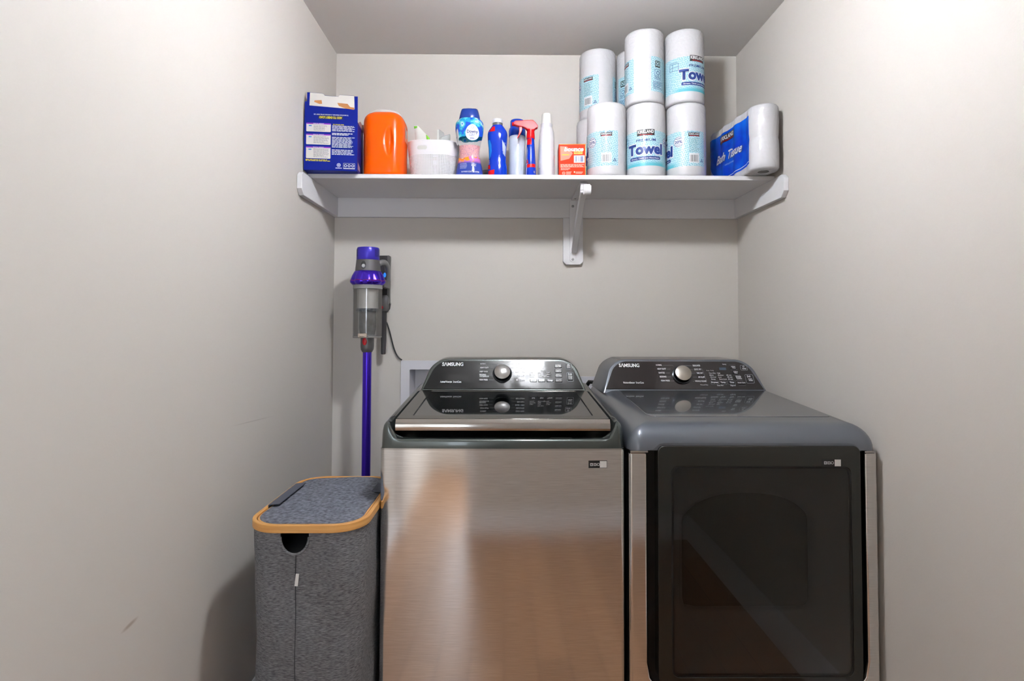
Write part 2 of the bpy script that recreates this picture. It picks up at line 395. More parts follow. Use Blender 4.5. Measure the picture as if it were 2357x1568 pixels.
# ================================================================== APPLIANCES
PANEL_T = math.radians(29.5); PT = (0, math.sin(PANEL_T), math.cos(PANEL_T)); PN = (0, -math.cos(PANEL_T), math.sin(PANEL_T))
def panel_map(y0, z0, x0=0):
    return lambda u, v, n=0: (x0 + u, y0 + PT[1] * v + PN[1] * n, z0 + PT[2] * v + PN[2] * n)
def outline(hb, ht, h, r, v0=0, n=8, sag=.0):
    """trapezoid with rounded top corners, ccw from bottom left"""
    s = (hb - ht) / h; P = [(-hb, v0), (hb, v0)]
    a_end = math.atan2(s, 1)
    for sg in (1, -1):
        pts = []
        cx = sg * (ht - r * 1.0); cy = h - r
        for k in range(n + 1):
            a = (PI / 2 - 0) * k / n
            x = cx + sg * r * math.cos(a) ; y = cy + r * math.sin(a)
            pts.append((x + sg * s * (h - y) * .0, y))
        # shift the side start so that it lies on the sloping side
        pts = [(x + sg * s * (h - y) * max(0, 1 - 0), y) for x, y in pts]
        P += pts if sg > 0 else pts[::-1]
    return P
def rounded_rings(x0, x1, y0, y1, rc, zbot, zt, R, steps=7, sub=14, flat0=.0):
    """rings of a rounded slab: skirt, roll-over of radius R"""
    rings = [[(x, y, zbot(x, y)) for x, y in rrect(x0, x1, y0, y1, rc, 6, sub)]]
    for k in range(steps + 1):
        a = PI / 2 * k / steps; e = R * (1 - math.cos(a)); d = R * (1 - math.sin(a))
        rings.append([(x, y, zt(x, y) - d) for x, y in rrect(x0 + e, x1 - e, y0 + e, y1 - e * .3, max(rc - e * .7, .004), 6, sub)])
    return rings

def control_panel(t, y0, z0, x0, back, housing_mat, face_mat, spec):
    pm = panel_map(y0, z0, x0)
    out = outline(.309, .262, .128, .050, -.012)
    fr = [pm(u, v, 0) for u, v in out]; fr0 = [pm(u * .992, v - .002, .004) for u, v in out]
    bk = [(x0 + u * 1.015, back, z0 + v * PT[2]) for u, v in out]
    h = mk('control_panel', loft([fr0, fr, bk]), housing_mat, t, bevel=.004, seg=3)
    face = outline(.296, .250, .117, .042, .002)
    f = mk('panel_face', loft([[pm(u, v, .002) for u, v in face], [pm(u, v, .0062) for u, v in face]]), face_mat, h, bevel=.0015)
    pmf = lambda u, v, off=0: pm(u, v, .0064 + off)
    spec(h, pmf)
    return h
PXU = 612.0; PXV = .00179
def fdecals(h, fn, ox, oy, items, name, mat, off=.0002):
    """items given in pixels of the photograph, relative to the panel's own axes"""
    parts = []
    for it in items:
        k = it[0]
        if k == 't':   # text, u left/centre, v, height px, width px, align
            _, s, u, v, hp, wp, al = it[:7]
            parts.append(text2d(s, hp * PXV, (u - ox) / PXU, (oy - v) * PXV, wp / PXU if wp else None, bold=it[7] if len(it) > 7 else .01, align=al))
        elif k == 'l':
            _, u0, v0, u1, v1, th = it
            a = Vector(((u0 - ox) / PXU, (oy - v0) * PXV)); b = Vector(((u1 - ox) / PXU, (oy - v1) * PXV))
            d = (b - a).normalized(); nrm = Vector((-d.y, d.x)) * th / 2
            parts.append(poly2d([tuple(a - nrm), tuple(b - nrm), tuple(b + nrm), tuple(a + nrm)]))
        elif k == 'f':
            _, u0, u1, v0, v1, r, th = it
            parts.append(rframe((u0 - ox) / PXU, (u1 - ox) / PXU, (oy - v1) * PXV, (oy - v0) * PXV, r, th))
        elif k == 'o':
            _, u, v, r, th = it
            parts.append(ring2d((u - ox) / PXU, (oy - v) * PXV, r, th))
        elif k == 'r':
            _, u0, u1, v0, v1 = it
            parts.append(rect2d((u0 - ox) / PXU, (u1 - ox) / PXU, (oy - v1) * PXV, (oy - v0) * PXV))
    return decal(name, join(*parts), fn, mat, h, off=off)
def knob(h, pmf, cu, cv, r, face_mat):
    prof = [(r * 1.22, 0), (r * 1.22, .002), (r * 1.12, .0035)]
    ring = xf(lathe(prof, 40), lambda p: pmf(cu + p[0], cv + p[1], p[2])); mk('dial_ring', ring, M('dial_ring_dark', (30, 34, 38), .15, .6), h)
    b = mk('dial', xf(lathe([(r * 1.04, .0035), (r * 1.04, .012), (r, .019)], 40), lambda p: pmf(cu + p[0], cv + p[1], p[2])), M('dial_side', (42, 44, 46), .15, .9), h)
    mk('dial_cap', xf(lathe([(r * .985, .019), (r * .985, .0205), (r * .95, .0212)], 40), lambda p: pmf(cu + p[0], cv + p[1], p[2])), face_mat, h)
BUTTON = M('button_black', (16, 17, 19), .22)
def button(h, pmf, u0, u1, v0, v1, ox, oy, name='button'):
    P = rrect((u0 - ox) / PXU, (u1 - ox) / PXU, (oy - v1) * PXV, (oy - v0) * PXV, .0022, 3)
    c = lambda k: [((a - (u0 + u1) / 2 / PXU + ox / PXU) * k, (b - (oy - (v0 + v1) / 2) * PXV) * k) for a, b in P]
    cu, cv = ((u0 + u1) / 2 - ox) / PXU, (oy - (v0 + v1) / 2) * PXV
    mk(name, loft([[pmf(a, b, 0) for a, b in P], [pmf(cu + a, cv + b, .0022) for a, b in c(.86)]]), BUTTON, h)

def build_washer():
    cx, F = -.005, 1.59
    t = thing('washing_machine', 'top-loading stainless steel washing machine with a dark glass lid', 'washer', (cx, F, 0))
    H = .343
    # cabinet and bowed front
    mk('cabinet', box(-H + .004, H - .004, .03, .69, .03, .874), M('cabinet_grey', (88, 89, 90), .4, .4), t, bevel=.004)
    xs = [-H + .0025 * k for k in range(5)] + [-.33 + .66 * k / 40 for k in range(41)] + [H - .0025 * (4 - k) for k in range(5)]
    fy = lambda x:   .007 * (abs(x) / H) ** 2.4 + (.008 * max(0, (abs(x) - .333) / (H - .333)) ** 2)
    front = [(x, fy(x)) for x in xs]
    loop = front + [(H, .05), (-H, .05)]
    mk('front_panel', prism_z(loop, .045, .868), STEEL, t, smooth=50)
    mk('edge_trim', prism_z([(x * 1.0, y - .0012) for x, y in front] + [(H, .05), (-H, .05)], .868, .8725), CHROME, t, smooth=50)
    for x in (-.28, .28):
        for y in (.08, .62): mk('foot', move(lathe([(.022, 0), (.022, .02), (.014, .03)], 16), x, y), DARK, t)
    # moulded top
    zt0 = lambda y: .948 + .056 * y
    def sm(a, b, v): q = min(1, max(0, (v - a) / (b - a))); return q * q * (3 - 2 * q)
    def zt(x, y):
        s = max(sm(.296, .325, abs(x)), sm(.022, .05, y))
        return .899 + (zt0(y) - .899) * s
    rings = []
    def rr(x0, x1, y0, y1, r): return rrect(x0, x1, y0, y1, r, 6, 40)
    rings.append([(x, y + fy(x) * (1 if y < .1 else 0), .8725) for x, y in rr(-H, H, .0, .69, .012)])
    for e, d in ((0, .045), (.0015, .030), (.005, .016), (.011, .007), (.018, .002), (.026, 0)):
        def zz(x, y):
            full = zt(x, y); lowf = 1 - max(sm(.296, .325, abs(x)), sm(.022, .05, y))
            return full - d * (1 - lowf) - d * .25 * lowf
        ring = []
        for x, y in rr(-H + e, H - e, e * .5, .69 - e * .2, max(.02 - e * .3, .004)):
            ring.append((x, y + fy(x) * (1 if y < .05 else 0), max(zz(x, y), .879)))
        rings.append(ring)
    well = rr(-.312, .312, .016, .50, .03)
    rings.append([(x, y + (fy(x) if y < .05 else 0), zt(x, y)) for x, y in well])
    well2 = rr(-.309, .309, .019, .498, .028)
    rings.append([(x, y + (fy(x) if y < .05 else 0), zt(x, y) - .005) for x, y in well2])
    rings.append([(x, y + (fy(x) if y < .05 else 0), .884) for x, y in rr(-.307, .307, .021, .496, .026)])
    mk('top_cover', loft(rings), APPL, t, smooth=45)
    # warning sticker in the finger recess
    st = mk('recess_sticker', box(.135, .195, .0215, .0225, .885, .8995), DARK, t)
    decal('lettering', join(text2d('JAM', .0045, .150, .892, bold=.02), lines2d(.165, .190, .8945, .8905, 2)), lambda u, v, o: (u, .0214 - o, v), PRINT_WHITE, st)
    # lid
    ztl = lambda y: zt0(y) + .0025
    def ring_sl(outer, inner, z0, z1):
        n = len(outer); v = []; f = []
        for poly, dz in ((outer, z1), (inner, z1), (outer, z0), (inner, z0)): v += [(x, y, ztl(y) + dz) for x, y in poly]
        for j in range(n):
            k = (j + 1) % n
            f += [(j, k, n + k, n + j), (2 * n + k, 2 * n + j, 3 * n + j, 3 * n + k), (k, j, 2 * n + j, 2 * n + k), (n + j, n + k, 3 * n + k, 3 * n + j)]
        return v, f
    lid = mk('lid', ring_sl(rrect(-.304, .304, .026, .492, (.012, .012, .03, .03)), rrect(-.262, .262, .066, .476, .008), -.022, 0), LIDMETAL, t, bevel=.0025)
    g = rrect(-.2612, .2612, .0668, .4752, .008)
    mk('lid_glass', loft([[(x, y, ztl(y) - .016) for x, y in g], [(x, y, ztl(y) - .0022) for x, y in g]]), BLACK_GLASS, lid, bevel=.001)
    prof = [(.0255, .916), (.016, .9155), (.0075, .9195), (.005, .927), (.006, .938), (.012, .9455), (.0255, .9505)]
    v, f = prism_x(prof, -.304, .304)
    mk('lid_handle', xf(join((v, f)), lambda p: (p[0], p[1] + .010 * (abs(p[0]) / .304) ** 2.4 if p[1] < .02 else p[1], p[2])), CHROME, lid, bevel=.003, seg=3)
    # control panel
    y0, z0 = .508, .9755
    ox, oy = 1163.0, 897.0
    def spec(h, pmf):
        lab = lambda s, u, v, al, w=None: ('t', s, u, v, 3.6, w, al, .02)
        W = [('t', 'S\u039bMSUNG', 1045.5, 840.5, 8.0, 49, 'c', .035), ('t', 'ActiveWaterjet  SmartCare', 1019, 880.5, 4.4, 48, 'l', .03)]
        W += [lab('NORMAL', 1109, 839.5, 'l', 14), lab('HEAVY DUTY', 1109, 848.5, 'l', 20), lab('DEEP WASH', 1108, 857.5, 'l', 19), lab('BEDDING/', 1108, 864.5, 'l', 15), lab('WATERPROOF', 1108, 868.5, 'l', 22), lab('PERM PRESS', 1108, 876.0, 'l', 19)]
        W += [lab('QUICK WASH', 1211, 839.5, 'r', 20), lab('DELICATES', 1211, 848.5, 'r', 19), lab('RINSE + SPIN', 1211, 857.5, 'r', 21), lab('SPIN ONLY', 1211, 866.5, 'r', 17), lab('SELF CLEAN', 1211, 876, 'r', 20)]
        for i, (c, tx) in enumerate(((1231, ('Heavy', 'Normal', 'Light')), (1250, ('Extra High', 'High', 'Low', 'No Spin')), (1269, ('Hot', 'Warm', 'Cold')))):
            for j, s in enumerate(tx): W.append(('t', s, c - 8, 868 - 4.4 * j, 2.8, None, 'l', .01))
            W.append(('t', ('Soil', 'Spin', 'Temp.')[i], c, 877.3, 3.2, None, 'c', .03))
        for v, s in ((843.5, 'Deep Steam'), (855, 'Delay End'), (866, 'Extra Rinse'), (877, 'Smart Care')): W.append(('t', s, 1289, v, 2.8, 14, 'c', .02))
        W += [('t', 'POWER', 1313, 848, 2.8, 9, 'c', .02), ('t', 'START', 1315.5, 869.5, 2.8, 9, 'c', .02), ('t', 'PAUSE', 1315.5, 873.5, 2.8, 9, 'c', .02), ('t', '\u25b7II', 1315, 863, 4, 8, 'c', .02), ('o', 1313, 842.3, .0032, .0009)]
        fdecals(h, pmf, ox, oy, W[:1], 'brand_lettering', PRINT_WHITE, .0024); fdecals(h, pmf, ox, oy, W[1:2], 'feature_lettering', PRINT_WHITE, .0024)
        fdecals(h, pmf, ox, oy, W[2:], 'small_lettering', PRINT_WHITE, .0024)
        G = [('l', 1126, 839.5, 1147, 839.5, .0007), ('l', 1147, 839.5, 1150, 843, .0007), ('l', 1131, 848.5, 1141, 848.5, .0007), ('l', 1129, 857.5, 1138, 857.5, .0007), ('l', 1132, 867, 1139, 867, .0007), ('l', 1129, 876, 1141, 876, .0007),
             ('l', 1189, 839.5, 1172, 839.5, .0007), ('l', 1190, 848.5, 1179, 848.5, .0007), ('l', 1188, 857.5, 1182, 857.5, .0007), ('l', 1192, 866.5, 1182, 866.5, .0007), ('l', 1189, 876, 1179, 876, .0007),
             ('f', 1306, 1320, 837, 851, .004, .0012), ('f', 1308, 1323, 858, 879, .004, .0012)]
        for c in (1231, 1250, 1269): G.append(('l', c - 8, 881, c + 8, 881, .0007))
        for v in (838.5, 849.5, 861, 872, 882): G.append(('l', 1281, v, 1297, v, .0005))
        fdecals(h, pmf, ox, oy, G, 'line_print', PRINT_GREY, .0003)
        for c in (1231, 1250, 1269): button(h, pmf, c - 8, c + 8, 874, 880, ox, oy)
        for v in (844, 855, 866, 877): button(h, pmf, 1281, 1297, v - 4, v + 4, ox, oy)
        button(h, pmf, 1307.5, 1318.5, 839, 849.5, ox, oy, 'power_button'); button(h, pmf, 1309.5, 1321, 860, 877, ox, oy, 'start_button')
        knob(h, pmf, (1160 - ox) / PXU, (oy - 861.5) * PXV, .0295, SILVER)
    control_panel(t, y0, z0, 0, .69, APPL, PANEL_GLASS, spec)
    # service sticker on the front
    sy = fy(.26)
    st = mk('service_sticker', xf(box(.240, .292, -.0006, .0, .8185, .8390), lambda p: (p[0], p[1] + fy(p[0]) - .0003, p[2])), M('sticker_black', (12, 12, 13), .4), t)
    fm = lambda u, v, o: (u, fy(u) - .0009 - o, v)
    decal('sticker_patch', rect2d(.2715, .2908, .8197, .8380), fm, M('sticker_white', (232, 232, 230), .5), st)
    ic = [rframe(.2445, .2520, .8245, .8325, .001, .0012), rect2d(.246, .2505, .827, .8278), rect2d(.246, .2505, .8295, .8303), rframe(.2535, .2580, .8248, .8322, .0008, .001), rframe(.2575, .2620, .8248, .8322, .0008, .001), ring2d(.2672, .8287, .004, .0012), rect2d(.2625, .2645, .8262, .8292), rect2d(.270, .2712, .8262, .8292)]
    decal('icons', join(*ic), fm, PRINT_WHITE, st)
build_washer()

def build_dryer():
    cx, F = .6866, 1.563
    t = thing('clothes_dryer', 'front-loading graphite clothes dryer with a large black glass door', 'dryer', (cx, F, 0))
    H = .343
    mk('cabinet', box(-H + .003, H - .003, .05, .79, .03, .874), M('cabinet_dark', (40, 41, 43), .4, .3), t, bevel=.004)
    # stainless front as a U round the door recess
    def U(e): # outline pieces
        return [(-H, .05), (H, .05), (H, .869), (.307 + e, .869), (.307 + e, .30), (.300 + e, .26), (.280, .225), (.24, .21), (-.225, .21), (-.265, .225), (-.286 - e, .26), (-.2925 - e, .30), (-.2925 - e, .869), (-H, .869)]
    mk('front_panel', prism_y(U(0), .0, .055), STEEL, t, bevel=.009, seg=4, smooth=50)
    mk('edge_trim', box(-H + .002, -.2925, -.0008, .02, .869, .8735), CHROME, t); mk('edge_trim', box(.307, H - .002, -.0008, .02, .869, .8735), CHROME, t)
    mk('door_recess', box(-.2935, .308, .045, .05, .20, .90), DARK, t)
    for x in (-.28, .28):
        for y in (.08, .70): mk('foot', move(lathe([(.022, 0), (.022, .02), (.014, .03)], 16), x, y), DARK, t)
    # moulded top
    zt = lambda x, y: .9415 + .0575 * y
    def sm(a, b, v): q = min(1, max(0, (v - a) / (b - a))); return q * q * (3 - 2 * q)
    zb = lambda x, y: .8735 + (.022 * (1 - sm(.262, .295, abs(x - .007))) if y < .1 else 0)
    rings = rounded_rings(-H - .001, H + .001, -.004, .79, .035, zb, zt, .066, 9, 40)
    rings.append([(x, y, zt(x, y)) for x, y in rrect(-.275, .275, .075, .76, .02, 6, 40)])
    tp = rrect(-.262, .285, .112, .56, (.03, .02, .004, .004), 6)
    mk('top_panel', loft([[(x, y, zt(x, y) - .004) for x, y in tp], [(x, y, zt(x, y) + .0018) for x, y in tp]]), M('blue_graphite_gloss', (104, 110, 116), .16, .5, coat=1.0, coatr=.02), t, bevel=.0014, seg=3)
    mk('top_cover', loft(rings, cap0=False), APPL_D, t, smooth=40)
    # door
    D = lambda e=0: rrect(-.268 + e, .288 - e, .222 + e, .889 - e, (.05, .05, .018, .018), 6)
    G = lambda e=0: rrect(-.229 + e, .260 - e, .270 + e, .831 - e, .020, 6)
    door = mk('door', ring_y(D(), G(-.0015), -.012, .030), M('door_frame_olive_black', (34, 35, 32), .16, .5, coat=.5, bump=(900, .04, .0003)), t, bevel=.003, seg=3)
    mk('glass_seal', ring_y(G(-.0015), G(.003), -.0105, .0), DARK, door)
    gm = M('tinted_door_glass', (20, 20, 21), .03)
    ns, ln, b = nodes_of(gm)
    tr = ns.new('ShaderNodeBsdfTransparent'); tr.inputs[0].default_value = (.66, .66, .66, 1)
    gl = ns.new('ShaderNodeBsdfGlossy'); gl.inputs['Roughness'].default_value = .02
    fr = ns.new('ShaderNodeFresnel'); fr.inputs['IOR'].default_value = 1.5
    mx = ns.new('ShaderNodeMixShader'); ln.new(fr.outputs[0], mx.inputs[0]); ln.new(tr.outputs[0], mx.inputs[1]); ln.new(gl.outputs[0], mx.inputs[2])
    ln.new(mx.outputs[0], ns['Material Output'].inputs['Surface'])
    mk('door_glass', prism_y(G(.002), -.0125, -.0095), gm, door)
    # moulded inner bezel with the arched window
    n = len(G())
    outer = G(.002)
    def arch(s=1.0, dz=0):
        cxa = -.012; P = []
        for x, z in outer:
            # project outer outline on to the arch outline by matching angle
            a = math.atan2(z - .55, x - .015)
            dx, dz_ = math.cos(a), math.sin(a); lo, hi = 0, .5
            def inside(r):
                px, pz = .015 + dx * r, .55 + dz_ * r
                if abs(px + .015) > .180 * s: return False
                if pz < .55 - (.115 * s): return False
                top = .68 + .073 * max(0, 1 - (abs(px + .015) / .1805) ** 2.6) ** .75
                if pz > .55 + (top - .55) * s: return False
                # round lower corners
                qx, qz = abs(px + .015) - (.180 * s - .022), (.55 - .115 * s + .022) - pz
                if qx > 0 and qz > 0 and qx * qx + qz * qz > .022 ** 2: return False
                return True
            for _ in range(24):
                m_ = (lo + hi) / 2
                if inside(m_): lo = m_
                else: hi = m_
            P.append((.015 + dx * lo, .55 + dz_ * lo))
        return P
    big = rrect(-.229 + .002, .260 - .002, .272, .829, .020, 12, 16)
    outer = big
    a1 = arch(1.07); a2 = arch(1.0)
    bz = M('bezel_charcoal', (112, 112, 114), .42)
    mk('inner_bezel', loft([[(x, -.004, z) for x, z in big], [(x * .97 + .0004, .002, (z - .55) * .97 + .55) for x, z in big], [(x, .010, z) for x, z in a1], [(x, .018, z) for x, z in a2], [(x, .036, z) for x, z in a2]], False, False), bz, door, smooth=60)
    mk('window_glass', prism_y(a2, .036, .0375), M('window_black', (5, 5, 6), .5, spec=.2), door)
    # sticker
    st = mk('service_sticker', box(.182, .234, -.0128, -.0122, .834, .854), M('sticker_black', (12, 12, 13), .4), door)
    fm = lambda u, v, o: (u, -.0129 - o, v)
    decal('sticker_patch', rect2d(.2155, .2325, .8350, .8530), fm, M('sticker_white', (232, 232, 230), .5), st)
    ic = [rframe(.1865, .1940, .8400, .8480, .001, .0012), rect2d(.188, .1925, .8425, .8433), rect2d(.188, .1925, .8450, .8458), rframe(.1955, .2000, .8403, .8477, .0008, .001), rframe(.1995, .2040, .8403, .8477, .0008, .001), ring2d(.2092, .8442, .004, .0012), rect2d(.2045, .2065, .8417, .8447), rect2d(.212, .2132, .8417, .8447)]
    decal('icons', join(*ic), fm, PRINT_WHITE, st)
    # control panel
    y0, z0, x0 = .553, .9735, -.014
    ox, oy = 1576.0, 896.5
    def spec(h, pmf):
        lab = lambda s, u, v, al, w=None: ('t', s, u, v, 3.6, w, al, .02)
        W = [('t', 'S\u039bMSUNG', 1454, 841.3, 8.0, 48, 'c', .035), ('t', 'MoistureSensor  SmartCare', 1436, 881, 4.2, 47, 'l', .03)]
        W += [lab('NORMAL', 1517, 840.5, 'l', 14), lab('HEAVY DUTY', 1519, 849.5, 'l', 20), lab('SANITIZE', 1520.5, 858.5, 'l', 14), lab('BEDDING', 1522, 867.5, 'l', 15), lab('PERM PRESS', 1523.5, 876.5, 'l', 20)]
        W += [lab('DELICATES', 1620, 841.5, 'r', 17), lab('QUICK DRY', 1621.5, 850.3, 'r', 17), lab('TIME DRY', 1623.5, 859, 'r', 15), lab('AIR FLUFF', 1625.5, 868.3, 'r', 15), lab('WRINKLE RELEASE', 1627.5, 877.5, 'r', 26)]
        cols = ((1637, ('Very Dry', 'More', 'Normal', 'Damp'), 859), (1656, ('High', 'Medium', 'Low', 'Extra Low'), 859), (1677, ('60 min', '40 min', '30 min'), 863.5))
        for u, tx, v in cols:
            for j, s in enumerate(tx): W.append(('t', s, u + j * .9, v + 4.6 * j, 2.8, None, 'l', .015))
        for u, s in ((1646.5, 'Dryness'), (1666, 'Temp.'), (1686, 'Time')): W.append(('t', s, u, 880, 3.2, None, 'c', .03))
        W += [('t', 'Sensing', 1677.5, 838.3, 2.6, 8.5, 'c', .01), ('t', 'Drying   Cooling', 1641, 853, 2.4, 17, 'c', .0), ('t', 'Manual Dry', 1621, 885.8, 2.6, 18, 'c', .0), ('t', 'Damp Alert', 1658, 887, 2.6, 15, 'c', .01), ('t', 'Signal', 1687, 887, 2.6, 12, 'c', .01)]
        for u, v, s in ((1697, 843.5, 'Adjust'), (1698, 846.8, 'Time'), (1700, 855.5, 'Adjust'), (1700, 858.5, 'Time'), (1703.5, 866, 'Wrinkle'), (1704, 868.8, 'Prevent'), (1705, 871.6, 'Control'), (1708, 880.6, 'Smart Care')): W.append(('t', s, u, v, 2.5, None, 'c', .02))
        W += [('t', 'POWER', 1722, 848.8, 2.6, 9, 'c', .02), ('o', 1721, 844, .0032, .0009), ('t', '\u25b7II', 1728, 866.5, 4, 7, 'c', .02), ('t', 'START', 1730, 872.5, 2.7, 8.5, 'c', .02), ('t', 'PAUSE', 1731, 875.7, 2.7, 8.5, 'c', .02)]
        fdecals(h, pmf, ox, oy, W[:1], 'brand_lettering', PRINT_WHITE, .0024); fdecals(h, pmf, ox, oy, W[1:2], 'feature_lettering', PRINT_WHITE, .0024)
        fdecals(h, pmf, ox, oy, W[2:], 'small_lettering', PRINT_WHITE, .0024)
        G_ = [('l', 1533, 840.5, 1556, 840.5, .0007), ('l', 1556, 840.5, 1558, 843, .0007), ('l', 1541, 849.5, 1550, 849.5, .0007), ('l', 1536, 858.5, 1547, 858.5, .0007), ('l', 1538, 867.5, 1548, 867.5, .0007), ('l', 1545, 876.8, 1554, 876.8, .0007),
              ('l', 1601, 841.3, 1582, 841.3, .0007), ('l', 1582, 841.3, 1580, 843, .0007), ('l', 1603, 850.3, 1591, 850.3, .0007), ('l', 1607, 859.2, 1597, 859.2, .0007), ('l', 1609, 868.2, 1599, 868.2, .0007), ('l', 1600, 877.6, 1597, 877.6, .0007),
              ('l', 1623.5, 849, 1629, 878, .0007), ('f', 1714, 1730, 840, 852, .0035, .0010), ('f', 1720, 1739, 861.5, 881.5, .004, .0012)]
        for u in (1646.5, 1666, 1686): G_.append(('f', u - 8.7, u + 8.7, 876, 884.4, .002, .0006))
        for v, u in ((839.5, 1696), (851, 1698), (862.5, 1701), (875, 1705), (887, 1709)): G_.append(('l', u - 8, v, u + 8, v, .0005))
        fdecals(h, pmf, ox, oy, G_, 'line_print', PRINT_GREY, .0003)
        fdecals(h, pmf, ox, oy, [('r', 1664, 1680, 845.5, 851.5)], 'display_window', M('display_blue_grey', (62, 78, 94), .3), .0003)
        for u in (1646.5, 1666, 1686): button(h, pmf, u - 7.5, u + 7.5, 877, 883.5, ox, oy)
        for u, v in ((1697, 845), (1700, 857), (1704, 868.6), (1708, 880.5)): button(h, pmf, u - 7, u + 7, v - 4.2, v + 4.2, ox, oy)
        button(h, pmf, 1716, 1728, 841.5, 850.8, ox, oy, 'power_button'); button(h, pmf, 1722, 1737, 863, 880, ox, oy, 'start_button')
        knob(h, pmf, (1574.5 - ox) / PXU, (oy - 863) * PXV, .0305, M('champagne_dial', (205, 200, 190), .35, 1))
    control_panel(t, y0, z0, x0, .79, APPL_D, M('brown_black_panel', (26, 21, 22), .08, spec=.4), spec)
    # black power cord looping up behind the panel
    mk('power_cord', move(tube([(.352 - cx, 2.46 - F, .90), (.352 - cx, 2.44 - F, .955), (.362 - cx, 2.43 - F, .972), (.378 - cx, 2.42 - F, .972), (.392 - cx, 2.40 - F, .95), (.40 - cx, 2.38 - F, .88), (.41 - cx, 2.36 - F, .80)], .009, 10), 0, 0, 0), DARK, t)
build_dryer()

# ================================================================== WALL BOXES BEHIND THE WASHER
def build_wall_boxes():
    t = thing('water_outlet_box', 'white recessed laundry water outlet box on the wall behind the washer', 'outlet box', ((HX0 + HX1) / 2, YB, HZ0 - .04))
    ox, oy, oz = t.location
    L = lambda part: move(part, -ox, -oy, -oz)
    o_ = rrect(HX0 - .039, HX1 + .039, HZ0 - .039, HZ1 + .039, .004, 3); i_ = rrect(HX0 + .001, HX1 - .001, HZ0 + .001, HZ1 - .001, .004, 3)
    fl = mk('flange', L(ring_y(o_, i_, YB - .008, YB - .0005)), WHITE_PLASTIC, t, bevel=.0015)
    mk('tub', L(loft([[(x, YB - .006, z) for x, z in i_], [(x + (.01 if x < -.33 else -.01), YB + .085, z) for x, z in i_]], False, True)), WHITE_PLASTIC, t)
    for x in (-.385, -.285):
        mk('valve', L(join(tube([(x, YB + .05, HZ0 + .0), (x, YB + .05, HZ0 + .05)], .012, 12), tube([(x, YB + .05, HZ0 + .035), (x, YB + .015, HZ0 + .035)], .009, 10))), M('brass', (186, 150, 90), .3, 1), t)
        mk('valve_handle', L(box(x - .018, x + .018, YB + .03, YB + .036, HZ0 + .055, HZ0 + .063)), M('red_handle' if x > -.33 else 'blue_handle', (180, 30, 30) if x > -.33 else (40, 70, 170), .4), t, bevel=.002)
    t2 = thing('wall_plate', 'plain white wall plate showing in the gap between washer and dryer panels', 'wall plate', (.42, YB, .80))
    mk('plate', move(prism_y(rrect(.318, .53, .80, .986, .006, 3), YB - .009, YB - .0005), -.42, -YB, -.80), WHITE_PLASTIC, t2, bevel=.002)
    mk('socket', move(prism_y(rrect(.39, .46, .84, .91, .02, 4), YB - .016, YB - .009), -.42, -YB, -.80), DARK, t2, bevel=.002)
build_wall_boxes()

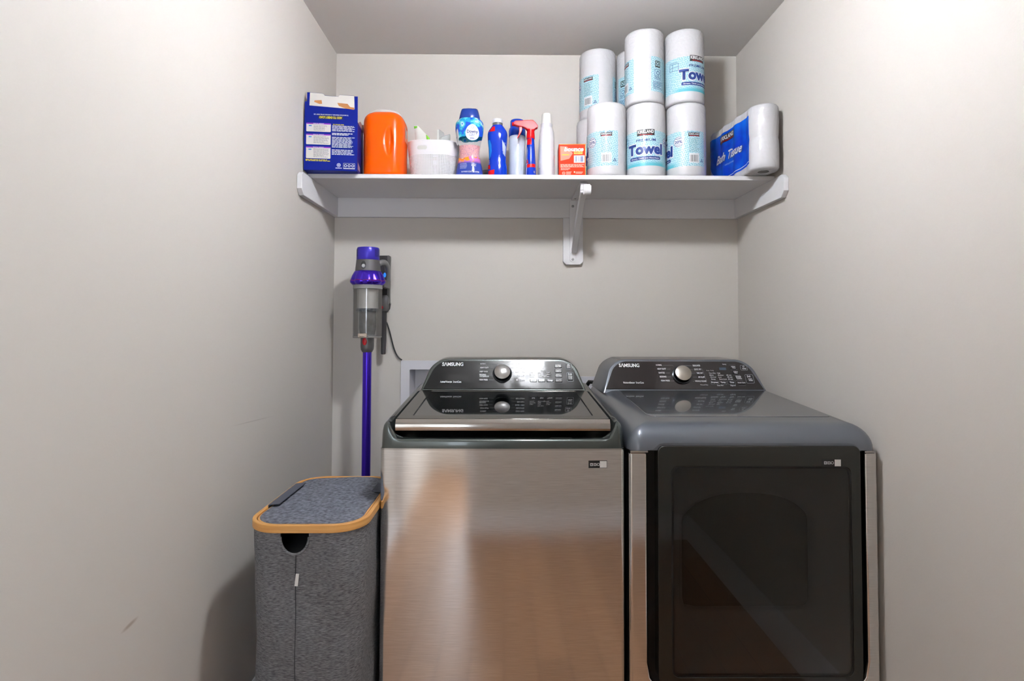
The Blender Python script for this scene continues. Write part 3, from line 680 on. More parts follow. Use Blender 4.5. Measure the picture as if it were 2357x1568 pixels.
# ================================================================== HAMPER
def build_hamper():
    cx, cy = -.5035, 1.6485; hx, hy = .1515, .2265; R = .085; ZT = .72
    t = thing('laundry_hamper', 'grey fabric laundry hamper with bamboo rim and fabric lid beside the washer', 'hamper', (cx, cy, 0))
    rr = lambda e, n=10: rrect(-hx + e, hx - e, -hy + e, hy - e, max(R - e, .02), n, 16)
    # fabric body, slightly slack, with thickness
    def wob(x, y, z):
        k = math.sin(9 * z + 14 * x) * math.sin(17 * z - 23 * y) * .003 + .0022 * math.sin(31 * x + 12 * z) * math.sin(7 * z + 1)
        k += .006 * math.exp(-((x + .125 - (.70 - z) * .28) / .014) ** 2) * max(0, math.sin((z - .35) * 9)) * (1 if y < 0 else 0)
        return k
    rings = []
    for k in range(0, 31):
        z = .012 + (.702 - .012) * k / 30; e = .004 + .016 * (1 - k / 30)
        ring = []
        for x, y in rr(e):
            n = Vector((x / hx, y / hy, 0)).normalized(); q = wob(x, y, z) * (1 if k < 29 else 0)
            ring.append((x + n.x * q, y + n.y * q, z))
        rings.append(ring)
    inner = [[(x, y, z) for x, y in rr(.0085 + .016 * (1 - (z - .012) / .69))] for z in (.702, .5, .02)]
    body = mk('fabric_body', loft(rings + inner, True, True), FABRIC, t, smooth=50)
    hxo = -.0185
    Dp = [(hxo - .0355, .71)] + [(hxo + .0355 * math.cos(a) * (1 - .0 * 1), .690 + .043 * math.sin(a)) for a in [PI + PI * k / 20 for k in range(21)]] + [(hxo + .0355, .71)]
    freeze(body, [prism_y(Dp, -hy - .05, -hy + .05), prism_y(Dp, hy - .05, hy + .05)])
    path = [(x, -hy + .0045, z) for x, z in Dp if z < .703]
    mk('handle_binding', tube(path, .0032, 8), FABRIC, t)
    mk('seam', tube([(hxo + .003 + .001 * math.sin(z * 30), -hy + .004 + .016 * (1 - (z - .012) / .69) - wob(hxo + .003, -hy, z) + .0003, z) for z in [.03 + .614 * k / 40 for k in range(41)]], .0013, 6), M('seam_thread', (52, 53, 56), .9), t)
    mk('care_tag', xf(box(-.004, .004, -.0012, 0, -.0150, .0150), lambda p: (hxo + .0155 - .008 + p[0] + p[2] * .10, -hy + .0035 + p[1] + (.5 - p[2]) * .001, .585 + p[2])), M('tag_white', (225, 225, 222), .7), t)
    mk('liner', loft([[(x, y, .645) for x, y in rr(.030)], [(x, y, .10) for x, y in rr(.040)]], True, True), M('liner_dark', (44, 45, 47), .9), t)
    # bamboo rim, and the lid's own bamboo frame a groove inside it
    def hoop(e0, e1, z0, z1):
        o, i = rr(e0), rr(e1); n = len(o); v = []; f = []
        for P, z in ((o, z0), (i, z0), (i, z1), (o, z1)): v += [(x, y, z) for x, y in P]
        for j in range(n):
            k = (j + 1) % n
            for a in range(4):
                b = (a + 1) % 4; f.append((a * n + j, a * n + k, b * n + k, b * n + j))
        return v, f
    mk('bamboo_rim', hoop(0, .0105, .700, .7205), BAMBOO, t, bevel=.0025, seg=3)
    lid = mk('lid_frame', hoop(.0125, .0225, .7015, .718), BAMBOO, t, bevel=.0025, seg=3)
    dz = lambda x, y: .7178 + .0042 * (1 - ((x / hx) ** 2) * .5 - ((y / hy) ** 2) * .3) + .0016 * math.sin(x * 31 + y * 17) * math.sin(y * 23)
    lidr = []
    for e in (.016, .018, .024, .035, .055, .08, .105, .13):
        sx, sy = (hx - e) / (hx - .016), (hy - e) / (hy - .016)
        lidr.append([(x * sx, y * sy, dz(x * sx, y * sy) + (-.004 if e == .016 else 0)) for x, y in rr(.016)])
    mk('lid_cloth', loft(lidr, False, True), FABRIC_L, lid, smooth=60)
    for sg, y0, y1 in ((-1, -.085, .12), (1, .035, .115)):
        pr = [(.0095, .7255), (.014, .7268), (.040, .7285), (.040, .7262), (.014, .7246), (.0115, .7230), (.0115, .714), (.0095, .714)]
        mk('lid_tab', xf(prism_x([(sg * (hx - e), z) for e, z in pr], y0, y1), lambda p: (p[1], p[0], p[2])), M('tab_fabric', (74, 78, 90), .9, bump=(300, .3, .001)), lid, bevel=.0008)
build_hamper()

# ================================================================== VACUUM AND DOCK
PURPLE = M('purple_anodised', (70, 40, 190), .22, .75)
PURPLE_P = M('purple_plastic', (58, 46, 178), .3, .35)
VGREY = M('vacuum_grey', (104, 103, 104), .32, .55)
VDARK = M('vacuum_dark_grey', (58, 57, 59), .35, .3)
RED = M('red_button', (196, 16, 28), .3)
CLEAR = M('clear_plastic', (226, 228, 230), .06, trans=.0)
def setup_clear(m, tint=(.86, .87, .88), base=.10, haze=0.0):
    ns, ln, b = nodes_of(m)
    tr = ns.new('ShaderNodeBsdfTransparent'); tr.inputs[0].default_value = tint + (1,)
    lw = ns.new('ShaderNodeLayerWeight'); lw.inputs['Blend'].default_value = .35
    ad = ns.new('ShaderNodeMath'); ad.operation = 'MULTIPLY_ADD'; ad.inputs[1].default_value = .55; ad.inputs[2].default_value = base
    ln.new(lw.outputs['Fresnel'], ad.inputs[0])
    gl = ns.new('ShaderNodeBsdfGlossy'); gl.inputs['Roughness'].default_value = .06
    mx = ns.new('ShaderNodeMixShader'); ln.new(ad.outputs[0], mx.inputs[0]); ln.new(tr.outputs[0], mx.inputs[1]); ln.new(gl.outputs[0], mx.inputs[2])
    ln.new(mx.outputs[0], ns['Material Output'].inputs['Surface'])
setup_clear(CLEAR, (.95, .955, .96), .04)
def build_vacuum():
    cx, cy = -.5925, 2.432
    t = thing('stick_vacuum', 'purple and grey cordless stick vacuum hanging upright on the back wall', 'vacuum cleaner', (-.567, 2.335, .0510)); t.scale = (.9585,) * 3
    motor = mk('motor_housing', lathe([(.0545, 1.440), (.0535, 1.452), (.0495, 1.486), (.049, 1.492)], 48), VGREY, t)
    mk('filter_cap', lathe([(.0470, 1.4915), (.0485, 1.494), (.0475, 1.540), (.045, 1.5455), (.036, 1.5465)], 48), PURPLE_P, t)
    slots = []
    for row in range(9):
        for k in range(5):
            a = math.radians(-38 + k * 9); z = 1.507 + row * .0035
            c = Vector((math.cos(a), math.sin(a))); d = Vector((-c.y, c.x))
            r0 = .0485
            slots.append(([tuple((c * r0 + d * s * .0030).to_3d() + Vector((0, 0, z + q))) for s, q in ((-1, -.0009), (1, -.0009), (1, .0009), (-1, .0009))], [(0, 1, 2, 3)]))
            slots.append(([(-p[0], p[1], p[2]) for p in slots[-1][0]], [(0, 1, 2, 3)]))
    mk('vent_slots', join(*slots), DARK, t, smooth=0, kind='stuff')
    mk('power_slider', xf(join(lathe([(.0105, 0), (.0105, .003), (.008, .004)], 20, ey=1.6), ), lambda p: (-.006 + p[0], -.0505 - p[2], 1.467 + p[1])), M('slider_recess', (40, 40, 42), .4), t)
    mk('slider_knob', xf(lathe([(.0078, .003), (.0078, .006), (.005, .008)], 20), lambda p: (-.006 + p[0], -.0505 - p[2], 1.463 + p[1])), M('slider_silver', (205, 208, 212), .25, .3), t)
    # fluted cyclone crown
    fl = lambda a, z: .085 * max(0, min(1, (1.445 - z) / .03)) * abs(math.cos(5 * a + .3)) - .035
    mk('cyclone_crown', lathe([(.0535, 1.447), (.060, 1.440), (.066, 1.425), (.071, 1.405), (.073, 1.397), (.071, 1.393), (.063, 1.384)], 120, flute=fl), PURPLE, t, smooth=60)
    mk('crown_ring', tube([((.0725) * (1 + fl(a, 1.40)) * math.cos(a), .0725 * (1 + fl(a, 1.40)) * math.sin(a), 1.4005 + .003 * abs(math.cos(5 * a + .3))) for a in [2 * PI * k / 120 for k in range(121)]], .0012, 6, cap=False), M('magenta_edge', (150, 20, 90), .3, .4), t)
    mk('bin_collar', lathe([(.0620, 1.368), (.0620, 1.386), (.058, 1.387)], 48), M('collar_smoke', (150, 150, 148), .25), t)
    b = mk('dust_bin', loft([[(x, y, z) for x, y in sup(r, r, 2, 56)] for r, z in ((.0605, 1.368), (.0605, 1.168), (.0595, 1.164), (.0575, 1.164), (.0580, 1.368))], False, False), CLEAR, t)
    mk('shroud', lathe([(.046, 1.366), (.0445, 1.355), (.0445, 1.288), (.046, 1.284)], 40), M('shroud_cream', (226, 223, 216), .55, bump=(600, .3, .0006)), b)
    teeth = lambda a, z: .06 * (1 if math.sin(26 * a) > 0 else 0) if z < 1.279 else 0
    mk('shroud_skirt', lathe([(.0465, 1.284), (.0475, 1.278), (.045, 1.271), (.036, 1.270)], 104, flute=teeth), M('skirt_grey', (120, 126, 132), .5), b)
    mk('inner_tube', lathe([(.036, 1.272), (.036, 1.20), (.030, 1.17)], 36), M('dusty_grey', (166, 166, 166), .7, var=(18, (124, 122, 116), .35, .65)), b)
    mk('bin_base', lathe([(.0605, 1.1655), (.0615, 1.163), (.0600, 1.159), (.03, 1.158)], 48), M('bin_base_clear', (140, 138, 134), .2), t)
    mk('bin_clip', join(box(-.024, .012, -.068, -.058, 1.161, 1.178), box(-.016, .004, -.071, -.066, 1.165, 1.172)), M('clip_tan', (186, 172, 158), .2), t, bevel=.004, seg=3)
    mk('wand_socket', lathe([(.0285, 1.158), (.0285, 1.120), (.0270, 1.108), (.021, 1.097)], 32), VGREY, t)
    mk('release_button', xf(lathe([(.0095, 0), (.0095, .004), (.006, .006)], 20, ey=1.65), lambda p: (-.004 + p[0], -.0265 - p[2], 1.143 + p[1])), RED, t)
    mk('wand', lathe([(.0185, 1.10), (.0185, .16)], 28), PURPLE, t)
    mk('floor_head', join(tube([(0, 0, .17), (0, -.01, .10), (0, -.02, .06)], .02, 14), move(prism_z(rrect(-.11, .11, -.075, .02, .03), .012, .065), 0, 0, 0)), VDARK, t, bevel=.004)
    # pistol grip and battery towards the dock at the right
    mk('handle', tube(bez((.044, .010, 1.478), (.078, .030, 1.505), (.072, .075, 1.46), (.067, .085, 1.41)), [.0125] * 17, 14), M('handle_silver', (168, 168, 168), .28, .7), t)
    mk('battery', move(prism_z(rrect(.040, .066, .020, .150, .006), 1.378, 1.412), 0, 0, 0), VGREY, t, bevel=.003)
    mk('status_light', xf(lathe([(.0058, 0), (.005, .0015)], 16, ey=1.8), lambda p: (.068 + p[0], .0188 - p[2], 1.430 + p[1])), M('blue_light', (30, 120, 220), .3, emit=.7), t)
build_vacuum()
def build_dock():
    cx, cy, cz = -.535, YB, 1.29
    t = thing('vacuum_dock', 'dark grey wall charging dock with black cord behind the stick vacuum', 'charging dock', (cx, cy, cz))
    L = lambda part: move(part, -cx, -cy, -cz)
    mk('backplate', L(prism_y(rrect(-.577, -.516, 1.285, 1.522, .006, 4), YB - .022, YB - .001)), VDARK, t, bevel=.004)
    mk('side_rail', L(prism_y([(-.5235, 1.285), (-.512, 1.297), (-.512, 1.518), (-.516, 1.522), (-.5235, 1.522)], YB - .0245, YB - .001)), M('dock_rail', (112, 110, 108), .3, .4), t, bevel=.002)
    mk('tool_cradle', L(prism_y([(-.545, 1.285), (-.516, 1.285), (-.513, 1.30), (-.532, 1.262), (-.545, 1.262)], YB - .0245, YB - .001)), VDARK, t, bevel=.002)
    mk('power_cord', L(tube(bez((-.528, YB - .008, 1.225), (-.500, YB - .008, 1.16), (-.500, YB - .008, 1.075), (-.458, YB - .006, 1.058), 20), .0032, 8)), M('cord_black', (38, 38, 40), .5), t)
    c = thing('crevice_tool', 'slim grey crevice tool with red button clipped below the dock', 'vacuum tool', (-.5325, YB - .052, 1.085))
    ox, oy, oz = c.location
    mk('tool_collar', move(loft([[(x, y, z) for x, y in sup(a, b, 2.6, 28, -.5285, YB - .044)] for z, a, b in ((1.274, .0165, .016), (1.28, .0178, .0175), (1.325, .0178, .0175), (1.338, .014, .014), (1.344, .007, .007))]), -ox, -oy, -oz), VGREY, c)
    mk('nozzle', move(loft([[(x, y, z) for x, y in sup(a, .012, 3.5, 28, -.5325, YB - .044)] for z, a in ((1.275, .0125), (1.20, .0118), (1.10, .0105), (1.087, .0095), (1.085, .007))]), -ox, -oy, -oz), VDARK, c)
    mk('release_button', move(xf(lathe([(.0075, 0), (.0075, .003), (.005, .005)], 18), lambda p: (-.539 + p[0], YB - .059 - p[2], 1.290 + p[1])), -ox, -oy, -oz), RED, c)
build_dock()

# ================================================================== THINGS ON THE SHELF
def side_fn(hx, hy, n=2.5):
    """map a flat print on to the front of a superelliptic body: hx, hy functions of z"""
    def fn(u, v, off):
        a, b = hx(v), hy(v); k = max(0.0, 1 - min(1, abs(u / a)) ** n) ** (1 / n)
        return (u, -b * k - off, v)
    return fn
def interp(prof, i):
    def g(z):
        if z <= prof[0][0]: return prof[0][i]
        for p, q in zip(prof, prof[1:]):
            if z <= q[0]: return p[i] + (q[i] - p[i]) * (z - p[0]) / max(1e-9, q[0] - p[0])
        return prof[-1][i]
    return g
def body_loft(prof, n=2.5, k=48, fine=None):
    """prof rows: (z, hx, hy)"""
    zs = []
    for p, q in zip(prof, prof[1:]):
        m = max(1, int((q[0] - p[0]) / (fine or 9)))
        zs += [p[0] + (q[0] - p[0]) * j / m for j in range(m)]
    zs.append(prof[-1][0])
    hx, hy = interp(prof, 1), interp(prof, 2)
    return loft([[(x, y, z) for x, y in sup(hx(z), hy(z), n, k)] for z in zs])
def smooth_prof(pts, m=5):
    """Catmull-Rom through rows so that the bottle outline is curved"""
    out = []; P = [pts[0]] + list(pts) + [pts[-1]]
    for i in range(1, len(P) - 2):
        for j in range(m):
            t = j / m; row = []
            for c in range(len(P[0])):
                a, b, c_, d = P[i - 1][c], P[i][c], P[i + 1][c], P[i + 2][c]
                row.append(.5 * (2 * b + (c_ - a) * t + (2 * a - 5 * b + 4 * c_ - d) * t * t + (3 * b - a - 3 * c_ + d) * t ** 3))
            out.append(tuple(row))
    out.append(tuple(pts[-1])); return out

# --- opened blue carton, stood upside down
def build_carton():
    BLUE = M('carton_blue', (2, 24, 122), .45, spec=.15); KRAFT = M('kraft_board', (190, 130, 78), .8); CW = M('carton_white', (226, 222, 216), .6)
    t = thing('detergent_carton', 'opened dark blue detergent carton printed upside down next to the orange tub', 'box', (-.662, 2.128, SHELF_Z), math.radians(5.5))
    w2, d, h = .0985, .135, .190
    mk('carton_body', join(box(-w2, w2, 0, .0015, 0, h), box(-w2, w2, d - .0015, d, 0, h), box(-w2, -w2 + .0015, .0015, d - .0015, 0, h), box(w2 - .0015, w2, .0015, d - .0015, 0, h), box(-w2, w2, 0, d, 0, .0015)), BLUE, t, smooth=0)
    mk('inner_lining', join(box(-w2 + .0016, -w2 + .003, .002, d - .002, .002, h - .0005), box(w2 - .003, w2 - .0016, .002, d - .002, .002, h - .0005), box(-w2 + .003, w2 - .003, d - .003, d - .0016, .002, h + .02)), KRAFT, t, smooth=0)
    zf = .296; sx = .006
    flap = [(-w2, h), (w2, h), (w2 - .001, zf - .008), (w2 - .014, zf - .008), (w2 - .014, zf - .006), (.030, zf - .004), (.026, zf - .011), (-.024, zf - .010), (-.030, zf - .002), (-w2 + .020, zf), (-w2 + .009, zf), (-w2 + .009, zf - .034), (-w2 + .001, zf - .036)]
    mk('front_flap', prism_y(flap, .0, .0014), BLUE, t, smooth=0)
    F = lambda u, v, o: (u, -o, v)
    decal('glue_area', poly2d([(-w2 + .018, zf - .050), (w2 - .012, zf - .058), (w2 - .014, zf - .007), (.030, zf - .005), (.026, zf - .012), (-.024, zf - .011), (-.030, zf - .003), (-w2 + .0195, zf - .001)]), F, CW, t)
    decal('torn_patch', poly2d([(-.062, zf - .030), (-.036, zf - .028), (-.034, zf - .042), (-.044, zf - .043), (-.063, zf - .036)]), F, KRAFT, t, off=.0009)
    decal('torn_patch', poly2d([(.022, zf - .036), (.060, zf - .038), (.070, zf - .050), (.086, zf - .052), (.084, zf - .060), (.052, zf - .056), (.028, zf - .048)]), F, KRAFT, t, off=.0009)
    mk('rear_flap', xf(box(-w2, w2, 0, .0014, 0, .04), lambda p: (p[0], d - p[1] + p[2] * .35, h + p[2])), KRAFT, t, smooth=0)
    mk('side_flap', xf(box(0, .0014, .01, d - .01, 0, .045), lambda p: (-w2 - .001 * p[2] / .045 + p[0], p[1], h + p[2])), KRAFT, t, smooth=0)
    mk('side_flap', xf(box(0, .0014, .012, d - .004, 0, .016), lambda p: (w2 - p[0] + p[2] * .5, p[1], h + p[2] * .4)), CW, t, smooth=0)
    YEL = M('print_yellow', (238, 220, 40), .5); PUR = M('print_purple', (140, 40, 190), .5); NAVY = M('print_navy', (14, 22, 60), .5)
    decal('headline_shadow', rect2d(-.048, .044, .196, .2085), F, NAVY, t, off=.0003)
    decal('headline', text2d('ADD TO EVERY LOAD', .0085, -.002, .2025, .084, bold=.04, flip=True), F, YEL, t)
    wl = [text2d('TO MAINTAIN FRESHNESS, CLOSE BOX AFTER EVERY USE', .0042, 0, .213, .128, bold=.02, flip=True)]
    yl = [lines2d(-.092, .000, .042, .034, 2, .6, .15), text2d('READ BEFORE USE', .0036, .027, .1765, .040, bold=.03, flip=True)]
    pan, pur, blk, blu = [], [], [], []
    for z0, z1 in ((.147, .180), (.098, .138), (.045, .090)):
        pan.append(poly2d(rrect(-.091, -.001, z0, z1, .003, 3))); pur.append(rect2d(-.0905, -.0015, z1 - .0045, z1))
        pur_t = text2d('LAUNDRY TO SOAK', .0032, -.046, z1 - .0022, .040, bold=.02, flip=True); wl.append(pur_t)
        blk.append(lines2d(-.064, -.006, z1 - .007, z0 + .004, max(3, int((z1 - z0) / .0055)), .35, .35))
        blu.append(poly2d(rrect(-.082, -.071, z1 - .013, z1 - .009, .001, 2)))
    wl.append(lines2d(.004, .090, .1735, .150, 6, .5, .15)); wl.append(lines2d(.004, .080, .145, .135, 2, .6, .25)); wl.append(lines2d(.004, .090, .130, .088, 9, .5, .2)); wl.append(lines2d(.004, .090, .082, .060, 4, .5, .25))
    wl += [ring2d(.030, .022, .0072, .0022), disc2d(.030, .022, .003), lines2d(.018, .042, .013, .008, 1, .6, .1), rframe(.047, .090, .011, .030, .001, .001), rect2d(.047, .090, .008, .0105)]
    for k in range(3): wl.append(ring2d(.055 + k * .0135, .0205, .0055, .0022, 12))
    decal('info_panels', join(*pan), F, CW, t, off=.0003); decal('panel_headings', join(*pur), F, PUR, t, off=.0005)
    decal('white_print', join(*wl), F, PRINT_WHITE, t, off=.0008); decal('yellow_print', join(*yl), F, YEL, t, off=.0006)
    decal('small_print', join(*blk), F, M('print_small_grey', (120, 122, 128), .6), t, off=.0006); decal('scoop_icons', join(*blu), F, M('print_sky_blue', (30, 130, 210), .5), t, off=.0006)
    decal('side_panel', poly2d([(.012, .012), (.06, .012), (.06, .030), (.012, .038)]), lambda u, v, o: (w2 + o, u, v), M('side_panel_pink', (205, 190, 196), .5), t)
build_carton()

# --- orange detergent tub with white lid
def build_tub():
    ORANGE = M('orange_plastic', (255, 96, 0), .2, spec=.3)
    t = thing('detergent_tub', 'bright orange plastic detergent tub with moulded handle and white lid', 'tub', (-.4825, 2.262, SHELF_Z))
    P = smooth_prof([(0, .070, .070), (.006, .078, .078), (.03, .0805, .082), (.13, .0815, .085), (.20, .0815, .085), (.228, .079, .083), (.245, .069, .073), (.254, .056, .060)], 4)
    rings = []
    hx, hy = interp(P, 1), interp(P, 2)
    K = 128
    for i in range(64):
        z = .254 * i / 63
        ring = []
        for x, y in sup(hx(z), hy(z), 3.4, K):
            if y < 0:
                # thumb-deep grip: a recess with an upright bar left standing in it
                du, dv = (x - .036) / .026, (z - .132) / .068
                r = math.sqrt(du * du + dv * dv)
                dent = .020 * (1 - r * r) ** 1.5 if r < 1 else 0
                bar = .016 * math.exp(-((x - .047) / .010) ** 2) * max(0, 1 - (abs(dv) / 1.05) ** 6)
                y = y + max(0, dent - bar)
            ring.append((x, y, z))
        rings.append(ring)
    mk('tub_body', loft(rings), ORANGE, t, smooth=70)
    mk('lid', lathe([(.058, .246), (.060, .249), (.060, .262), (.056, .2665), (.040, .268)], 60, ex=1.0, ey=1.0, flute=lambda a, z: .012 * (1 if math.sin(36 * a) > 0 else 0) if .250 < z < .263 else 0), M('lid_white', (218, 216, 212), .4), t)
    mk('side_label', xf(box(0, .0008, -.03, .03, .15, .205), lambda p: (hx(p[2]) * .995 + p[0], p[1], p[2])), M('label_pale_orange', (232, 130, 90), .4), t)
    decal('label_window', rect2d(-.014, .010, .166, .196), lambda u, v, o: (hx(v) * .995 + .001 + o, u, v), M('label_grey', (190, 196, 200), .5), t)
build_tub()

# --- white perforated basket and what sticks out of it
def build_basket():
    t = thing('storage_basket', 'white plastic storage basket with a perforated lower half and slot handles', 'basket', (-.2950, 2.300, SHELF_Z))
    hx = lambda z: .0865 + .0165 * (z / .150); hy = lambda z: .070 + .012 * (z / .150)
    BM_ = M('basket_white', (244, 244, 247), .42)
    n = 3.0
    def P(s, z, inset=0):
        """s in 0..1 round the basket by equal arc"""
        i = s * NA; k = int(i) % NA; f = i - int(i)
        a = ARC[k] + (ARC[k + 1] - ARC[k]) * f
        c, q = math.cos(a), math.sin(a)
        return ((hx(z) - inset) * math.copysign(abs(c) ** (2 / n), c), (hy(z) - inset) * math.copysign(abs(q) ** (2 / n), q), z)
    # equal-arc table
    NA = 240; fine = [2 * PI * k / 4000 for k in range(4001)]; pts = []
    for a in fine:
        c, q = math.cos(a), math.sin(a); pts.append((.095 * math.copysign(abs(c) ** (2 / n), c), .076 * math.copysign(abs(q) ** (2 / n), q)))
    cum = [0]
    for p, q in zip(pts, pts[1:]): cum.append(cum[-1] + math.dist(p, q))
    ARC = []; j = 0
    for k in range(NA + 1):
        while cum[j] < cum[-1] * k / NA and j < 4000: j += 1
        ARC.append(fine[j])
    # perforated band: one small square hole per cell
    V, Fc = [], []
    ncell, rows, z0, z1 = 88, 15, .006, .094
    for r in range(rows):
        for c in range(ncell):
            za, zb_ = z0 + (z1 - z0) * r / rows, z0 + (z1 - z0) * (r + 1) / rows; sa, sb = c / ncell, (c + 1) / ncell
            st = 0
            m = .21; o = len(V)
            for s, z in ((sa, za), (sb, za), (sb, zb_), (sa, zb_)): V.append(P((s + st) % 1.0, z))
            ds, dz = (sb - sa) * m, (zb_ - za) * m
            for s, z in ((sa + ds, za + dz), (sb - ds, za + dz), (sb - ds, zb_ - dz), (sa + ds, zb_ - dz)): V.append(P((s + st) % 1.0, z))
            for k in range(4): Fc.append((o + k, o + (k + 1) % 4, o + 4 + (k + 1) % 4, o + 4 + k))
    o = mk('perforated_wall', (V, Fc), BM_, t, smooth=0)
    bm = bmesh.new(); bm.from_mesh(o.data); bmesh.ops.remove_doubles(bm, verts=bm.verts, dist=1e-5); bmesh.ops.recalc_face_normals(bm, faces=bm.faces); bm.to_mesh(o.data); bm.free()
    s = o.modifiers.new('thickness', 'SOLIDIFY'); s.thickness = .0018; s.offset = 0
    S = [k / 120 for k in range(120)]
    rim = [[P(s, .0935, -.0005) for s in S], [P(s, .096, -.0012) for s in S], [P(s, .145, -.001) for s in S], [P(s, .148, -.003) for s in S], [P(s, .150, -.002) for s in S], [P(s, .150, .001) for s in S], [P(s, .147, .002) for s in S], [P(s, .0935, .002) for s in S]]
    b = mk('upper_band', loft(rim + [rim[0]], False, False), BM_, t, smooth=50)
    me = b.data; bm = bmesh.new(); bm.from_mesh(me); bmesh.ops.remove_doubles(bm, verts=bm.verts, dist=1e-6); bmesh.ops.recalc_face_normals(bm, faces=bm.faces); bm.to_mesh(me); bm.free()
    freeze(b, [prism_y(rrect(-.056, -.016, .112, .128, .0078, 6), -.12, -.04), prism_y(rrect(-.02, .02, .112, .128, .0078, 6), .04, .12)])
    b.data.shade_smooth(); b.data.set_sharp_from_angle(angle=math.radians(45))
    mk('basket_floor', loft([[P(s, .0, .002) for s in S], [P(s, .0065, 0) for s in S]]), BM_, t)
build_basket()
def build_basket_items():
    PK = M('packet_white', (226, 228, 222), .45); GRN = M('packet_green', (120, 205, 50), .4)
    z = SHELF_Z + .0075
    # soft wipes packet leaning to the left
    t = thing('wipes_packet', 'white soft packet with green corner poking up from the white basket', 'packet', (-.318, 2.296, z), math.radians(-6))
    def pillow(w, h, d, nx=14, nz=18):
        V, Fc = [], []
        for sgn in (-1, 1):
            o = len(V)
            for j in range(nz + 1):
                for i in range(nx + 1):
                    x, q = i / nx * 2 - 1, j / nz * 2 - 1
                    b = (1 - x ** 4) * (1 - q ** 4)
                    V.append((x * w, sgn * (d * b + .0005), (q + 1) / 2 * h))
            for j in range(nz):
                for i in range(nx): a = o + j * (nx + 1) + i; Fc.append((a, a + 1, a + nx + 2, a + nx + 1))
        return V, Fc
    sh = lambda p: (p[0] + .0 - p[2] * .10, p[1] - .012 + p[2] * .02, p[2] * (1 - .0) - max(0, p[0] + .02) * p[2] * 4.6)
    mk('packet_body', xf(pillow(.034, .226, .010), sh), PK, t, smooth=60)
    mk('green_corner', xf(pillow(.007, .010, .0035, 6, 6), lambda p: sh((p[0] - .0275, p[1] - .0015, p[2] + .212))), GRN, t, smooth=60)
    mk('green_stripe', xf(pillow(.0075, .030, .004, 6, 8), lambda p: sh((p[0] + .0255, p[1] - .0072, p[2] + .194))), GRN, t, smooth=60)
    # two thin white cartons
    for x, y, rz, h, lab in ((-.2655, 2.290, 78, .203, 'thin white carton standing next to the packet in the white basket'), (-.2475, 2.296, 64, .199, 'thin white folded sheet leaning inside the white basket, farthest from the orange tub')):
        k = thing('thin_carton', lab, 'carton', (x, y, z), math.radians(rz))
        s2 = lambda p: (p[0], p[1], p[2] - max(0, -p[0] + .02) * p[2] * 3.0 * (1 if h < .202 else .2))
        mk('carton_sleeve', xf(box(-.034, .034, -.004, .004, 0, h), s2), PK, k, bevel=.001)
        mk('tuck_flap', xf(box(-.032, .032, -.003, .003, h - .002, h + .002), s2), M('flap_grey', (188, 190, 188), .6), k, bevel=.0008)
build_basket_items()

